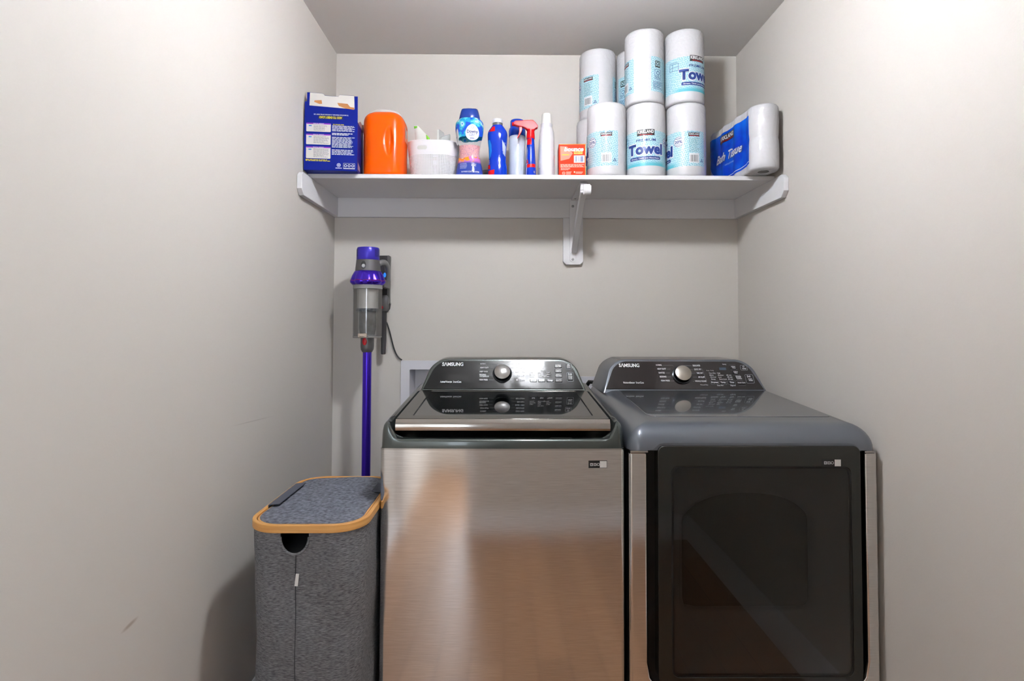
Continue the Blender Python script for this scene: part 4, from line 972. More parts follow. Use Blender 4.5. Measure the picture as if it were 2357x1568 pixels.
# --- scent booster bottle
def build_booster():
    t = thing('scent_bead_bottle', 'waisted clear bottle of pink scent beads with dark blue cap and white oval label', 'bottle', (-.1425, 2.212, SHELF_Z)); t.scale = (.985, .985, .975)
    rows = [(0, .050, .036), (.004, .0545, .039), (.03, .052, .037), (.085, .0415, .031), (.13, .0455, .034), (.175, .0545, .039), (.205, .0565, .040), (.222, .052, .038), (.232, .041, .034)]
    P = smooth_prof(rows, 5); hx, hy = interp(P, 1), interp(P, 2)
    m = M('booster_shell', (40, 90, 190), .12); ns, ln, b = nodes_of(m)
    tc = ns.new('ShaderNodeTexCoord'); sx = ns.new('ShaderNodeSeparateXYZ'); ln.new(tc.outputs['Object'], sx.inputs[0])
    mr = ns.new('ShaderNodeMapRange'); mr.inputs['From Min'].default_value = 0; mr.inputs['From Max'].default_value = .235
    nz = ns.new('ShaderNodeTexNoise'); nz.inputs['Scale'].default_value = 26; nz.inputs['Detail'].default_value = 2; ln.new(tc.outputs['Object'], nz.inputs['Vector'])
    # upper wrap: marbled teal / blue / pale
    r1 = ns.new('ShaderNodeValToRGB'); cr = r1.color_ramp; cr.interpolation = 'CONSTANT'
    cr.elements[0].position = 0; cr.elements[0].color = lin((24, 80, 200)); cr.elements[1].position = .47; cr.elements[1].color = lin((28, 150, 200))
    for q, c in ((.54, (90, 195, 205)), (.60, (180, 220, 226)), (.66, (30, 110, 210))): e = cr.elements.new(q); e.color = lin(c)
    ln.new(nz.outputs['Fac'], r1.inputs[0])
    # lower wrap: dark blue fading upwards, with flowers
    r2 = ns.new('ShaderNodeValToRGB'); c2 = r2.color_ramp; c2.interpolation = 'CONSTANT'
    c2.elements[0].position = 0; c2.elements[0].color = lin((205, 120, 190)); c2.elements[1].position = .44; c2.elements[1].color = lin((250, 150, 40))
    for q, c in ((.52, (235, 70, 90)), (.58, (245, 225, 70)), (.66, (190, 110, 210))): e = c2.elements.new(q); e.color = lin(c)
    ln.new(nz.outputs['Fac'], r2.inputs[0])
    def step(lo, hi):
        s = ns.new('ShaderNodeMapRange'); s.inputs['From Min'].default_value = lo; s.inputs['From Max'].default_value = hi; ln.new(sx.outputs['Z'], s.inputs['Value']); return s.outputs[0]
    mixA = ns.new('ShaderNodeMixRGB'); ln.new(step(.048, .060), mixA.inputs[0]); mixA.inputs[1].default_value = lin((38, 62, 150)); ln.new(r2.outputs[0], mixA.inputs[2])
    mixB = ns.new('ShaderNodeMixRGB'); ln.new(step(.12, .125), mixB.inputs[0]); ln.new(mixA.outputs[0], mixB.inputs[1]); ln.new(r1.outputs[0], mixB.inputs[2])
    ln.new(mixB.outputs[0], b.inputs['Base Color'])
    # clear window between the two wraps (ragged edges)
    a1 = ns.new('ShaderNodeMath'); a1.operation = 'MULTIPLY_ADD'; a1.inputs[1].default_value = .045; ln.new(nz.outputs['Fac'], a1.inputs[0]); ln.new(sx.outputs['Z'], a1.inputs[2])
    g1 = ns.new('ShaderNodeMath'); g1.operation = 'GREATER_THAN'; g1.inputs[1].default_value = .095; ln.new(a1.outputs[0], g1.inputs[0])
    g2 = ns.new('ShaderNodeMath'); g2.operation = 'LESS_THAN'; g2.inputs[1].default_value = .178; ln.new(a1.outputs[0], g2.inputs[0])
    mu = ns.new('ShaderNodeMath'); mu.operation = 'MULTIPLY'; ln.new(g1.outputs[0], mu.inputs[0]); ln.new(g2.outputs[0], mu.inputs[1])
    mu2 = ns.new('ShaderNodeMath'); mu2.operation = 'MULTIPLY'; mu2.inputs[1].default_value = .88; ln.new(mu.outputs[0], mu2.inputs[0])
    tr = ns.new('ShaderNodeBsdfTransparent'); mx = ns.new('ShaderNodeMixShader'); ln.new(mu2.outputs[0], mx.inputs[0]); ln.new(b.outputs[0], mx.inputs[1]); ln.new(tr.outputs[0], mx.inputs[2]); ln.new(mx.outputs[0], ns['Material Output'].inputs['Surface'])
    mk('bottle_shell', loft([[(x, y, r[0]) for x, y in sup(r[1], r[2], 2.3, 48)] for r in P]), m, t, smooth=60)
    bd = M('pink_beads', (226, 178, 186), .5); ns, ln, b = nodes_of(bd)
    tc = ns.new('ShaderNodeTexCoord'); vo = ns.new('ShaderNodeTexVoronoi'); vo.inputs['Scale'].default_value = 420; ln.new(tc.outputs['Object'], vo.inputs['Vector'])
    rp = ns.new('ShaderNodeValToRGB'); rp.color_ramp.elements[0].color = lin((240, 200, 196)); rp.color_ramp.elements[1].color = lin((150, 130, 176)); e = rp.color_ramp.elements.new(.55); e.color = lin((222, 160, 168))
    ln.new(vo.outputs['Color'], rp.inputs[0]); ln.new(rp.outputs[0], b.inputs['Base Color'])
    bp = ns.new('ShaderNodeBump'); bp.inputs['Strength'].default_value = .6; bp.inputs['Distance'].default_value = .001; bp.invert = True; ln.new(vo.outputs['Distance'], bp.inputs['Height']); ln.new(bp.outputs[0], b.inputs['Normal'])
    mk('scent_beads', loft([[(x, y, r[0] + .001) for x, y in sup(r[1] - .0025, r[2] - .0025, 2.3, 40)] for r in P if r[0] < .128]), bd, t, smooth=60, kind='stuff')
    # cap with a dip in its crown
    cap = []
    for z, r in ((.230, .0415), (.233, .0425), (.248, .040), (.262, .0365), (.270, .034)): cap.append([(x, y, z) for x, y in sup(r, r * .82, 2.2, 48)])
    cap.append([(x * .93, y * .93, .2735 + .004 * abs(x / .03) ** 1.5 - .004) for x, y in sup(.034, .028, 2.2, 48)])
    mk('cap', loft(cap), M('cap_navy', (14, 52, 140), .25), t, smooth=60)
    fn = side_fn(hx, hy, 2.3)
    mk_l = lambda cx, cz, rx, rz: [(cx + rx * math.cos(a) * (1 - .10 * math.sin(a)), cz + rz * math.sin(a)) for a in [2 * PI * k / 40 for k in range(40)]]
    lb = decal('oval_label', poly2d(mk_l(.013, .170, .0265, .0315)), fn, M('label_white', (224, 228, 236), .4), t, cut=.003, off=.0010, cutv=.006)
    decal('brand_lettering', text2d('Downy', .0125, .0135, .1735, .043, bold=.025), fn, M('print_dark_blue', (22, 44, 112), .4), t, cut=.003, off=.0018, cutv=.006)
    decal('small_lettering', join(text2d('ULTIMATE', .0040, .012, .1625, .024, bold=.02), text2d('PURITY', .0040, .012, .1565, .020, bold=.02), ring2d(.0145, .190, .0055, .0012), lines2d(.004, .022, .150, .143, 2)), fn, M('print_mid_blue', (80, 100, 160), .4), t, cut=.003, off=.0018, cutv=.006)
    decal('side_label', poly2d(mk_l(-.0475, .158, .0062, .030)), fn, M('label_white', (224, 228, 236), .4), t, cut=.003, off=.0012, cutv=.006)
    decal('bottom_lettering', join(text2d('IN-WASH SCENT BOOSTER', .0060, .006, .012, .070, bold=.02), lines2d(-.035, -.005, .048, .024, 5, .25), lines2d(.010, .030, .046, .034, 3, .3)), fn, PRINT_WHITE, t, cut=.003, off=.0014)
build_booster()

def build_behind():
    t = thing('small_jar', 'small dark jar half hidden between the scent bead bottle and blue refill bottle', 'jar', (-.079, 2.37, SHELF_Z))
    mk('jar_body', body_loft([(0, .020, .020), (.003, .022, .022), (.05, .022, .022), (.054, .018, .018)], 3), M('jar_dark', (60, 62, 66), .4), t)
    mk('jar_band', lathe([(.0235, .018), (.0235, .032)], 32), M('jar_blue', (18, 40, 110), .4), t)
    mk('jar_lid', lathe([(.021, .054), (.022, .056), (.022, .066), (.019, .068)], 32), M('jar_lid_grey', (126, 124, 118), .5), t)
build_behind()

# --- blue stain remover refill
SBLUE = M('cleaner_blue', (0, 50, 180), .14, spec=.4); SRED = M('cleaner_red', (205, 6, 14), .32, spec=.2)
def build_refill():
    t = thing('cleaner_refill_bottle', 'blue waisted cleaner refill bottle with white screw cap', 'bottle', (-.0325, 2.243, SHELF_Z))
    P = smooth_prof([(0, .034, .030), (.004, .0385, .033), (.04, .0385, .033), (.075, .0345, .030), (.115, .0355, .031), (.16, .0395, .034), (.185, .0385, .033), (.205, .027, .025), (.214, .0205, .020)], 5)
    hx, hy = interp(P, 1), interp(P, 2)
    mk('bottle_body', loft([[(x, y, r[0]) for x, y in sup(r[1], r[2], 2.6, 48)] for r in P]), SBLUE, t, smooth=60)
    mk('neck_ring', lathe([(.0205, .213), (.0208, .217), (.0205, .224)], 32), M('neck_grey', (96, 100, 104), .4), t)
    mk('screw_cap', lathe([(.0205, .2245), (.0212, .226), (.0205, .238), (.018, .2405), (.012, .241)], 48, flute=lambda a, z: .02 * math.cos(24 * a) if .226 <= z < .239 else 0), WHITE_PLASTIC, t)
    fn = side_fn(hx, hy, 2.6)
    decal('red_print', join(poly2d([(-.034, .182), (-.010, .183), (-.010, .2035), (-.020, .2035)]), poly2d([(-.036, .010), (-.012, .012), (-.011, .030), (-.036, .027)]), poly2d([(-.036, .034), (-.028, .034), (-.029, .05), (-.036, .05)])), fn, SRED, t, cut=.003, cutv=.004)
    sw = [(-.0335, .07), (-.026, .085), (-.0225, .105), (-.024, .13), (-.030, .15), (-.0365, .15), (-.0345, .11)]
    decal('swirl_print', poly2d(sw), fn, M('swirl_sky_blue', (24, 140, 235), .2), t, cut=.003, cutv=.006)
    decal('back_label', poly2d([(.018, .150), (.033, .125), (.031, .085), (.022, .095)]), fn, M('label_pale_blue', (190, 205, 232), .3), t, cut=.003, cutv=.006, off=.0008)
    decal('white_print', join(lines2d(.019, .032, .140, .105, 7, .3), lines2d(-.035, -.030, .072, .052, 3, .5), lines2d(-.034, -.022, .004, .008, 1)), fn, PRINT_WHITE, t, cut=.003, cutv=.006, off=.0012)
build_refill()
def build_can():
    t = thing('air_freshener_can', 'white spray can with stepped blue cap behind the red trigger spray bottle', 'spray can', (.047, 2.292, SHELF_Z))
    mk('can_body', lathe([(.030, 0), (.0335, .003), (.0335, .178), (.0320, .190)], 48), M('can_pale', (206, 216, 228), .24, coat=.3), t)
    mk('can_seam', lathe([(.0338, .002), (.0343, .004), (.0338, .006)], 48), CHROME, t)
    c = mk('cap', lathe([(.0340, .186), (.0345, .190), (.0345, .210), (.0325, .219), (.0285, .224), (.0280, .250), (.0265, .253), (.022, .2535)], 48), M('can_cap_blue', (8, 56, 176), .2), t)
    mk('cap_top', lathe([(.0215, .2535), (.0205, .2545)], 32), M('cap_top_dark', (16, 32, 90), .3), c)
build_can()
def build_spray():
    t = thing('trigger_spray_bottle', 'blue spray bottle with a red trigger head in front of the spray can', 'spray bottle', (.0985, 2.208, SHELF_Z))
    P = smooth_prof([(0, .018, .027), (.003, .0208, .030), (.05, .0200, .030), (.10, .0170, .027), (.138, .0150, .022), (.150, .0140, .016)], 4)
    hx, hy = interp(P, 1), interp(P, 2)
    mk('bottle_body', loft([[(x, y, r[0]) for x, y in sup(r[1], r[2], 2.6, 40)] for r in P]), SBLUE, t, smooth=60)
    fn = side_fn(hx, hy, 2.6)
    decal('red_print', join(poly2d([(-.0145, .122), (.003, .122), (.003, .148), (-.0135, .148)]), poly2d([(-.016, .030), (.018, .032), (.018, .045), (-.016, .043)]), poly2d([(-.017, .046), (-.010, .046), (-.012, .062), (-.0165, .062)])), fn, SRED, t, cut=.003, cutv=.006)
    decal('side_swirl', poly2d([(-.0190, .004), (-.0165, .004), (-.0125, .10), (-.0145, .118), (-.0158, .10)]), fn, M('label_pale_blue', (190, 205, 232), .3), t, cut=.003, cutv=.006)
    decal('white_print', join(lines2d(-.016, -.011, .047, .045, 1), lines2d(.011, .017, .018, .008, 2)), fn, PRINT_WHITE, t, cut=.003, off=.0012)
    h = mk('collar', lathe([(.0150, .149), (.0158, .151), (.0158, .166), (.0150, .178), (.0150, .186)], 32, flute=lambda a, z: .03 * math.cos(20 * a) if .150 < z < .167 else 0), SRED, t)
    prof = [(-.0675, .204), (-.0675, .217), (-.0635, .2185), (-.060, .2215), (.0, .2245), (.010, .224), (.020, .214), (.0285, .202), (.0275, .193), (.020, .1915), (.015, .185), (-.015, .185), (-.022, .193), (-.030, .196), (-.056, .201), (-.060, .204)]
    hd = mk('trigger_head', prism_y(prof, -.011, .011), SRED, t, bevel=.003, seg=3)
    mk('nozzle', xf(lathe([(.0070, 0), (.0074, .002), (.0074, .009)], 8), lambda p: (-.0675 - .006 + p[2], p[0], .2105 + p[1])), SRED, hd)
    mk('trigger', xf(prism_y([(-.046, .199), (-.034, .199), (-.033, .188), (-.038, .174), (-.047, .158), (-.0535, .152), (-.050, .164), (-.046, .178)], -.006, .006), lambda p: p), M('trigger_coral', (222, 28, 28), .25, spec=.2), hd, bevel=.0022, seg=3)
build_spray()
def build_bleach():
    t = thing('white_bottle', 'plain white tall bottle with white ribbed cap next to the orange box', 'bottle', (.163, 2.236, SHELF_Z))
    WB = M('bottle_white', (214, 214, 218), .33, spec=.3)
    P = smooth_prof([(0, .0295, .025), (.003, .0325, .028), (.05, .0325, .028), (.12, .0315, .0275), (.175, .0290, .026), (.193, .0265, .025), (.203, .0225, .0225)], 4)
    hx, hy = interp(P, 1), interp(P, 2)
    mk('bottle_body', loft([[(x, y, r[0]) for x, y in sup(r[1], r[2], 2.5, 48)] for r in P]), WB, t, smooth=60)
    mk('cap_base', lathe([(.0230, .203), (.0230, .219), (.0195, .221)], 40), WB, t)
    mk('cap', lathe([(.0185, .221), (.0190, .223), (.0182, .256), (.0165, .2605), (.010, .262)], 60, flute=lambda a, z: .018 * math.cos(30 * a) if .222 < z < .257 else 0), M('cap_white', (236, 234, 228), .4), t)
    fn = side_fn(hx, hy, 2.5)
    decal('side_print', join(lines2d(-.0318, -.026, .155, .07, 22, .3), lines2d(-.0305, -.0265, .04, .012, 5, .6)), fn, M('print_faint_grey', (150, 152, 166), .6), t, cut=.002, cutv=.01)
    decal('pink_edge', poly2d([(.0285, .09), (.031, .09), (.0322, .02), (.031, .02)]), fn, M('print_pink', (236, 150, 160), .5), t, cut=.002, cutv=.01)
build_bleach()
def build_sheets_box():
    OR = M('box_orange', (232, 50, 6), .45, spec=.1); YE = M('box_yellow_edge', (250, 176, 30), .4); RD = M('box_red', (206, 18, 26), .35)
    t = thing('dryer_sheet_box', 'small orange dryer sheet box with barcode next to the paper towels', 'box', (.2615, 2.196, SHELF_Z), math.radians(-2.5))
    w2, h, d = .0525, .129, .085
    mk('carton_body', box(-w2, w2, 0, d, 0, h), OR, t, bevel=.0012)
    F = lambda u, v, o: (u, -o, v)
    decal('yellow_edges', join(rect2d(w2 - .0022, w2 - .0004, .001, h - .001), rect2d(-w2 + .001, w2 - .002, h - .0025, h - .0008), rect2d(-w2 + .001, w2 - .002, .0008, .0028)), F, YE, t)
    decal('red_side', rect2d(.002, d - .002, .002, h - .002), lambda u, v, o: (-w2 - o, u, v), RD, t)
    decal('side_patch', rect2d(.025, .065, .018, .045), lambda u, v, o: (-w2 - o, u, v), M('label_grey', (190, 196, 200), .5), t, off=.001)
    decal('pale_burst', poly2d([(-.048, .120), (-.02, .118), (.002, .092), (-.012, .070), (-.046, .062)]), F, M('burst_pink', (250, 130, 100), .5), t, off=.0003)
    decal('brand_lettering', text2d('bounce', .016, .006, .1085, .076, bold=.05, shear=.2), F, PRINT_WHITE, t, off=.001)
    decal('yellow_patch', join(rect2d(.006, .040, .088, .102), rect2d(-.04, -.012, .084, .088)), F, YE, t, off=.0006)
    decal('patch_lettering', text2d('FRESH 120', .006, .023, .095, .028, bold=.03), F, M('print_red_orange', (220, 90, 20), .5), t, off=.0012)
    decal('barcode_patch', rect2d(.006, .048, .054, .083), F, M('sticker_white', (232, 232, 230), .5), t)
    decal('barcode', barcode2d(.011, .044, .058, .080, 12), F, M('barcode_blue', (60, 76, 150), .5), t, off=.001)
    wl = [rframe(-.047, .048, .036, .049, .0005, .0006), lines2d(-.045, .046, .048, .037, 4, .5, .1), lines2d(-.045, -.006, .034, .025, 3, .45), ring2d(-.0335, .0135, .0062, .0012), text2d('PG', .0045, -.0335, .0135, bold=.02), lines2d(-.024, -.001, .020, .008, 3, .5), poly2d(rrect(.006, .0105, .014, .021, .001, 2)), lines2d(.013, .044, .020, .010, 3, .45)]
    decal('white_print', join(*wl), F, M('print_peach', (252, 205, 185), .5), t, off=.0006)
build_sheets_box()

# --- paper towel rolls
RT = .0775; HT = .294
PAPER = M('wrapped_paper', (219, 219, 222), .55, bump=(55, .5, .003), coat=.6, coatr=.07)
def setup_film(m, scale=16):
    """crinkled clear wrap: ridges in the coat only"""
    ns, ln, b = nodes_of(m); tc = ns.new('ShaderNodeTexCoord'); mp = ns.new('ShaderNodeMapping'); mp.inputs['Scale'].default_value = (1, 1, .45); mp.inputs['Rotation'].default_value = (.5, .3, 0)
    n = ns.new('ShaderNodeTexNoise'); n.inputs['Scale'].default_value = scale; n.inputs['Detail'].default_value = 4; n.inputs['Distortion'].default_value = 1.6
    ln.new(tc.outputs['Object'], mp.inputs[0]); ln.new(mp.outputs[0], n.inputs['Vector'])
    r = ns.new('ShaderNodeValToRGB'); r.color_ramp.elements[0].position = .42; r.color_ramp.elements[1].position = .58; e = r.color_ramp.elements.new(.5); e.color = (1, 1, 1, 1); r.color_ramp.elements[2].color = (0, 0, 0, 1)
    ln.new(n.outputs['Fac'], r.inputs[0])
    bp = ns.new('ShaderNodeBump'); bp.inputs['Strength'].default_value = .7; bp.inputs['Distance'].default_value = .004; ln.new(r.outputs[0], bp.inputs['Height'])
    for l in list(b.inputs['Coat Normal'].links): ln.remove(l)
    ln.new(bp.outputs[0], b.inputs['Coat Normal'])
setup_film(PAPER)
LAB = M('label_aqua', (168, 216, 228), .4, coat=.4)
def setup_label():
    ns, ln, b = nodes_of(LAB)
    uv = ns.new('ShaderNodeUVMap'); mp = ns.new('ShaderNodeMapping'); mp.inputs['Scale'].default_value = (150, 150, 1); mp.inputs['Rotation'].default_value = (0, 0, .4)
    ln.new(uv.outputs[0], mp.inputs[0])
    vo = ns.new('ShaderNodeTexVoronoi'); vo.voronoi_dimensions = '2D'; vo.inputs['Scale'].default_value = 1; vo.inputs['Randomness'].default_value = .35; ln.new(mp.outputs[0], vo.inputs['Vector'])
    r = ns.new('ShaderNodeValToRGB'); r.color_ramp.elements[0].position = .20; r.color_ramp.elements[1].position = .30
    r.color_ramp.elements[0].color = lin((70, 176, 196)); r.color_ramp.elements[1].color = lin((196, 228, 236)); ln.new(vo.outputs['Distance'], r.inputs[0])
    # the teal wash along the foot of the printed front
    sp = ns.new('ShaderNodeSeparateXYZ'); ln.new(uv.outputs[0], sp.inputs[0])
    g = ns.new('ShaderNodeMapRange'); g.inputs['From Min'].default_value = .062; g.inputs['From Max'].default_value = .048; ln.new(sp.outputs['Y'], g.inputs['Value'])
    a = ns.new('ShaderNodeMath'); a.operation = 'ABSOLUTE'; ln.new(sp.outputs['X'], a.inputs[0])
    lt = ns.new('ShaderNodeMapRange'); lt.inputs['From Min'].default_value = .10; lt.inputs['From Max'].default_value = .07; ln.new(a.outputs[0], lt.inputs['Value'])
    mu = ns.new('ShaderNodeMath'); mu.operation = 'MULTIPLY'; ln.new(g.outputs[0], mu.inputs[0]); ln.new(lt.outputs[0], mu.inputs[1])
    mx = ns.new('ShaderNodeMixRGB'); ln.new(mu.outputs[0], mx.inputs[0]); ln.new(r.outputs[0], mx.inputs[1]); mx.inputs[2].default_value = lin((96, 196, 212))
    ln.new(mx.outputs[0], b.inputs['Base Color'])
setup_label()
NAVYP = M('print_royal_blue', (16, 52, 130), .4); BLACKP = M('print_black', (16, 16, 18), .45); REDP = M('print_red', (190, 20, 34), .45)
def build_roll():
    t = thing('paper_towel_roll', '', 'paper towel', (0, 0, 0))
    rnd = random.Random(3)
    ph = [rnd.uniform(0, 6) for _ in range(6)]
    wob = lambda a, z: .004 * math.sin(3 * a + ph[0]) * math.sin(z * 20 + ph[1]) + .003 * math.sin(7 * a + ph[2] + z * 11)
    prof = [(.018, .004), (.020, .001), (RT - .010, .0005), (RT - .003, .004), (RT - .0003, .012)] + [(RT, z) for z in (.06, .11, .16, .21, .26)] + [(RT - .0003, HT - .012), (RT - .003, HT - .004), (RT - .010, HT - .0003), (.022, HT - .0005), (.019, HT - .012)]
    mk('paper_roll', lathe(prof, 72, flute=wob), PAPER, t, smooth=50)
    fn = lambda u, v, o: ((RT * (1 + wob(u / RT - PI / 2, v)) + o) * math.sin(u / RT), -(RT * (1 + wob(u / RT - PI / 2, v)) + o) * math.cos(u / RT), v)
    cu = .004
    lb = decal('label_band', rect2d(-.213, .205, .040, .178), fn, LAB, t, cut=cu, cutv=.02, off=.0007)
    D = lambda name, part, mat, off: decal(name, part, fn, mat, lb, cut=cu, off=off)
    # front: badge, words, slogan
    D('logo_badge', rect2d(-.031, .037, .159, .183), BLACKP, .0011); D('logo_badge', rect2d(.135, .180, .156, .170), BLACKP, .0011)
    D('logo_lettering', text2d('KIRKLAND', .0125, .003, .1745, .062, bold=.04), PRINT_WHITE, .0016); D('logo_lettering', text2d('KIRKLAND', .0060, .1575, .1645, .040, bold=.03), PRINT_WHITE, .0016)
    D('logo_script', text2d('Signature', .0055, .003, .1632, .050, bold=.02, shear=.35), REDP, .0016); D('logo_stripe', rect2d(.140, .176, .157, .159), REDP, .0016)
    D('word_outline', text2d('Towel', .0440, .0, .108, .150, bold=.085), PRINT_WHITE, .0012)
    D('word_lettering', join(text2d('Towel', .0400, .0, .108, .144, bold=.045), text2d('PREMIUM', .0105, .0035, .1415, .075, bold=.015)), NAVYP, .0018)
    D('slogan_pill', poly2d(rrect(-.064, .062, .064, .077, .006, 4)), NAVYP, .0012)
    D('slogan_lettering', text2d('Strong, Thick and Absorbent', .0058, 0, .0705, .112, bold=.02), PRINT_WHITE, .0018)
    # second panel: percentage badge, small print, bar code
    D('badge_white', disc2d(.097, .138, .0185, .0215), PRINT_WHITE, .0011)
    D('badge_print', join(ring2d(.097, .138, .0195, .0014), text2d('20%', .0115, .097, .138, .030, bold=.02), lines2d(.086, .108, .153, .147, 1, .4, 0), lines2d(.086, .108, .129, .122, 2, .35, .2), text2d('Our best towel ever', .0045, .157, .1735, .052, bold=.01)), NAVYP, .0016)
    D('small_print', lines2d(.137, .179, .150, .094, 13, .28, .3), M('print_teal_grey', (96, 130, 142), .5), .0012)
    D('barcode_patch', rect2d(.138, .178, .052, .090), PRINT_WHITE, .0011)
    D('barcode', barcode2d(.143, .174, .056, .083, 13), BLACKP, .0016)
    tri = lambda k: [(.190 + k * math.cos(PI / 2 + i * 2 * PI / 3), .061 + k * math.sin(PI / 2 + i * 2 * PI / 3)) for i in range(3)]
    D('recycle_marks', join(frame2d(tri(.0085), tri(.0045)), rframe(-.198, -.168, .088, .128, .003, .0012), ring2d(-.183, .114, .008, .002), lines2d(-.195, -.171, .104, .091, 3, .4), rframe(-.205, -.160, .050, .080, .003, .0012), lines2d(-.202, -.164, .077, .053, 6, .4), rframe(-.112, -.073, .128, .156, .001, .0014), rect2d(-.112, -.073, .1415, .1428), rect2d(-.099, -.0975, .128, .156), lines2d(-.112, -.073, .163, .159, 1, .4)), NAVYP, .0014)
    D('dark_marks', join(rframe(-.196, -.172, .136, .162, .002, .003), ring2d(-.184, .151, .007, .0028, 10), lines2d(-.194, -.174, .143, .138, 1, .6)), BLACKP, .0014)
    return t
roll0 = build_roll()
ROLLS = [  # x, y, z, arc that faces the camera, label
    (.4065, 2.2555, SHELF_Z, .158, 'front paper towel roll standing on the shelf beside the orange dryer sheet box'),
    (.5645, 2.2555, SHELF_Z, .002, 'front middle paper towel roll on the shelf, its whole big word facing out'),
    (.7270, 2.2555, SHELF_Z, .125, 'front paper towel roll standing on the shelf nearest the bath tissue pack'),
    (.5600, 2.2555, SHELF_Z + HT, .247, 'stacked paper towel roll with a wide white seam between two label edges'),
    (.7220, 2.2555, SHELF_Z + HT, -.053, 'stacked top paper towel roll whose big blue word is cut off at its edge'),
    (.3850, 2.4200, SHELF_Z, .10, 'rear bottom paper towel roll, just a sliver seen behind the orange box'),
    (.3980, 2.4200, SHELF_Z + HT, .200, 'upper rear paper towel roll with barcode, standing behind the roll beside the orange box'),
    (.5550, 2.4200, SHELF_Z, .10, 'paper towel roll standing at the rear behind the front middle roll'),
    (.5580, 2.4200, SHELF_Z + HT, -.133, 'upper rear paper towel roll mostly hidden, showing as a narrow strip'),
]
for i, (x, y, z, uc, lab) in enumerate(ROLLS):
    o = roll0 if i == 0 else copy_tree(roll0)
    o.location = (x, y, z); o.rotation_euler.z = math.atan2(-x, y) - uc / RT
    o['label'] = lab; o['group'] = 'wrapped paper towel rolls'

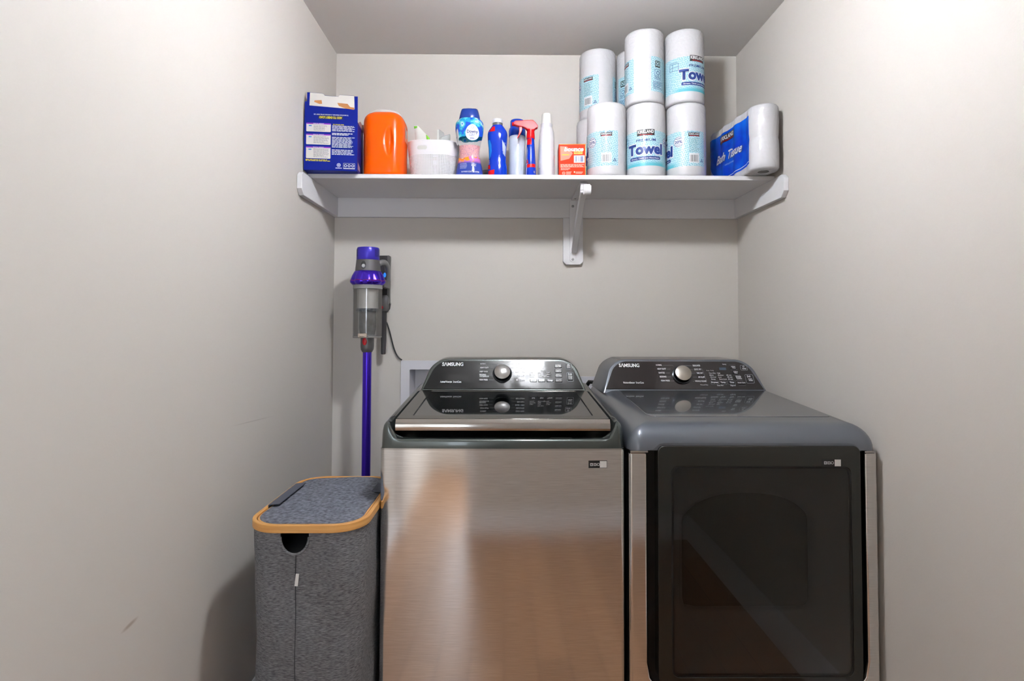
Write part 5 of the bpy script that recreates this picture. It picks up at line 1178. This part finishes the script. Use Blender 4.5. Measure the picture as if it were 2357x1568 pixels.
# --- bath tissue pack
def build_bath():
    R = .0555; pitch = .100; NR = 4; H = .246
    t = thing('bath_tissue_pack', 'white bath tissue pack with a bright blue label at the end of the shelf', 'toilet paper', (.960, 2.265, SHELF_Z), math.radians(6.0))
    ys = [(-1.5 + k) * pitch for k in range(NR)]
    def half(y):   # scalloped half width along the row
        b = 0
        for c in ys:
            q = R * R - (y - c) ** 2
            if q > 0: b = max(b, math.sqrt(q))
        web = .0495 if ys[0] <= y <= ys[-1] else 0
        return max(b, web)
    left = []
    n = 150; y0, y1 = ys[0] - R, ys[-1] + R
    for k in range(n + 1):
        a = PI * k / n; y = (y0 + y1) / 2 - (y1 - y0) / 2 * math.cos(a); left.append((-half(y), y))
    # soften the creases
    for _ in range(3): left = [left[0]] + [((left[i - 1][0] + 2 * left[i][0] + left[i + 1][0]) / 4, (left[i - 1][1] + 2 * left[i][1] + left[i + 1][1]) / 4) for i in range(1, len(left) - 1)] + [left[-1]]
    loop = left + [(-x, y) for x, y in left[-2:0:-1]]
    def ring(z, e):
        return [(x * (1 - e / R), (y - (y0 + y1) / 2) * (1 - e / ((y1 - y0) / 2)) + (y0 + y1) / 2, z) for x, y in loop]
    zs = [(.0005, .012), (.002, .005), (.008, .001), (.02, 0), (.06, -.0005), (.105, .0002), (.119, .0018), (.123, .0026), (.127, .0018), (.141, .0002), (.19, -.0005), (H - .02, 0), (H - .008, .001), (H - .002, .005), (H - .0003, .012)]
    mk('wrapped_rolls', loft([ring(z, e) for z, e in zs]), M('wrapped_tissue', (219, 219, 222), .5, bump=(42, .5, .003), coat=.6, coatr=.1), t, smooth=60)
    setup_film(_mats['wrapped_tissue'], 12)
    ez = lambda z: interp([(p[0], p[1]) for p in zs], 1)(z)
    for y in ys[:1]: mk('cardboard_core', move(lathe([(.020, -.0002), (.020, .0015)], 28), 0, y, 0), M('core_grey', (92, 90, 88), .8), t)
    # arc-length table of the left side, from the near end round to the far end
    cum = [0]
    for p, q in zip(left, left[1:]): cum.append(cum[-1] + math.dist(p, q))
    def at_s(s):
        s = min(max(s, 0), cum[-1])
        for i in range(len(cum) - 1):
            if s <= cum[i + 1]:
                f = (s - cum[i]) / max(1e-9, cum[i + 1] - cum[i]); p, q = left[i], left[i + 1]
                d = Vector((q[0] - p[0], q[1] - p[1])).normalized()
                return (p[0] + (q[0] - p[0]) * f, p[1] + (q[1] - p[1]) * f), (-d.y, d.x)
        return left[-1], (0, 1)
    S = cum[-1]
    def fn(u, v, off):   # u grows towards the near end
        (x, y), nn = at_s(S - u); e = ez(v)
        return (x * (1 - e / R) + nn[0] * off, y + nn[1] * off, v)
    sa, sb = .070, S - .095      # label span measured from the far end
    u0, u1 = .060, S - .088
    def zb(u):
        q = (u - u0) / (u1 - u0)
        return .018 + .012 * abs(q - .5) ** 2 * 4 * (1 if q > .5 else 0) + .085 * max(0, 1 - q / .33) ** 2.2
    N = 60; us = [u0 + (u1 - u0) * k / N for k in range(N + 1)]
    low = [(u, zb(u)) for u in us]
    strips = []
    for j in range(8):
        strips.append(([(u, zb(u) + (.214 - zb(u)) * j / 8, 0) for u in us] + [(u, zb(u) + (.214 - zb(u)) * (j + 1) / 8, 0) for u in us], [(i, i + 1, N + 2 + i, N + 1 + i) for i in range(N)]))
    bl = M('label_cobalt', (0, 104, 232), .25, coat=.3, var=(9, (0, 58, 200), .40, .62), bump=(24, .25, .004))
    lb = decal('blue_label', join(*strips), fn, bl, t, cut=.0049, off=.0012)
    lb.data.shade_smooth()
    decal('label_stripe', join(*[([(u, zb(u) + .0075, 0) for u in us] + [(u, zb(u) + .0100, 0) for u in us], [(i, i + 1, N + 2 + i, N + 1 + i) for i in range(N)])]), fn, PRINT_WHITE, lb, off=.0019)
    C = (u0 + u1) / 2
    decal('logo_badge', poly2d([(C - .070, .172), (C + .052, .172), (C + .052, .203), (C - .070, .203)]), fn, BLACKP, lb, cut=.005, off=.0019)
    decal('logo_lettering', text2d('KIRKLAND', .0165, C - .009, .191, .112, bold=.04), fn, PRINT_WHITE, lb, cut=.005, off=.0025)
    decal('logo_script', text2d('Signature', .0075, C - .009, .1775, .095, bold=.02, shear=.35), fn, REDP, lb, cut=.005, off=.0025)
    decal('word_shadow', text2d('Bath Tissue', .036, C + .003, .1135, .214, bold=.05, shear=.35), fn, NAVYP, lb, cut=.005, off=.0019)
    decal('word_lettering', text2d('Bath Tissue', .036, C, .115, .208, bold=.018, shear=.35), fn, PRINT_WHITE, lb, cut=.005, off=.0026)
    decal('small_lettering', text2d('soft and strong', .008, C + .01, .078, .07, bold=.0, shear=.35), fn, M('print_light_blue', (150, 190, 240), .4), lb, cut=.005, off=.002)
build_bath()
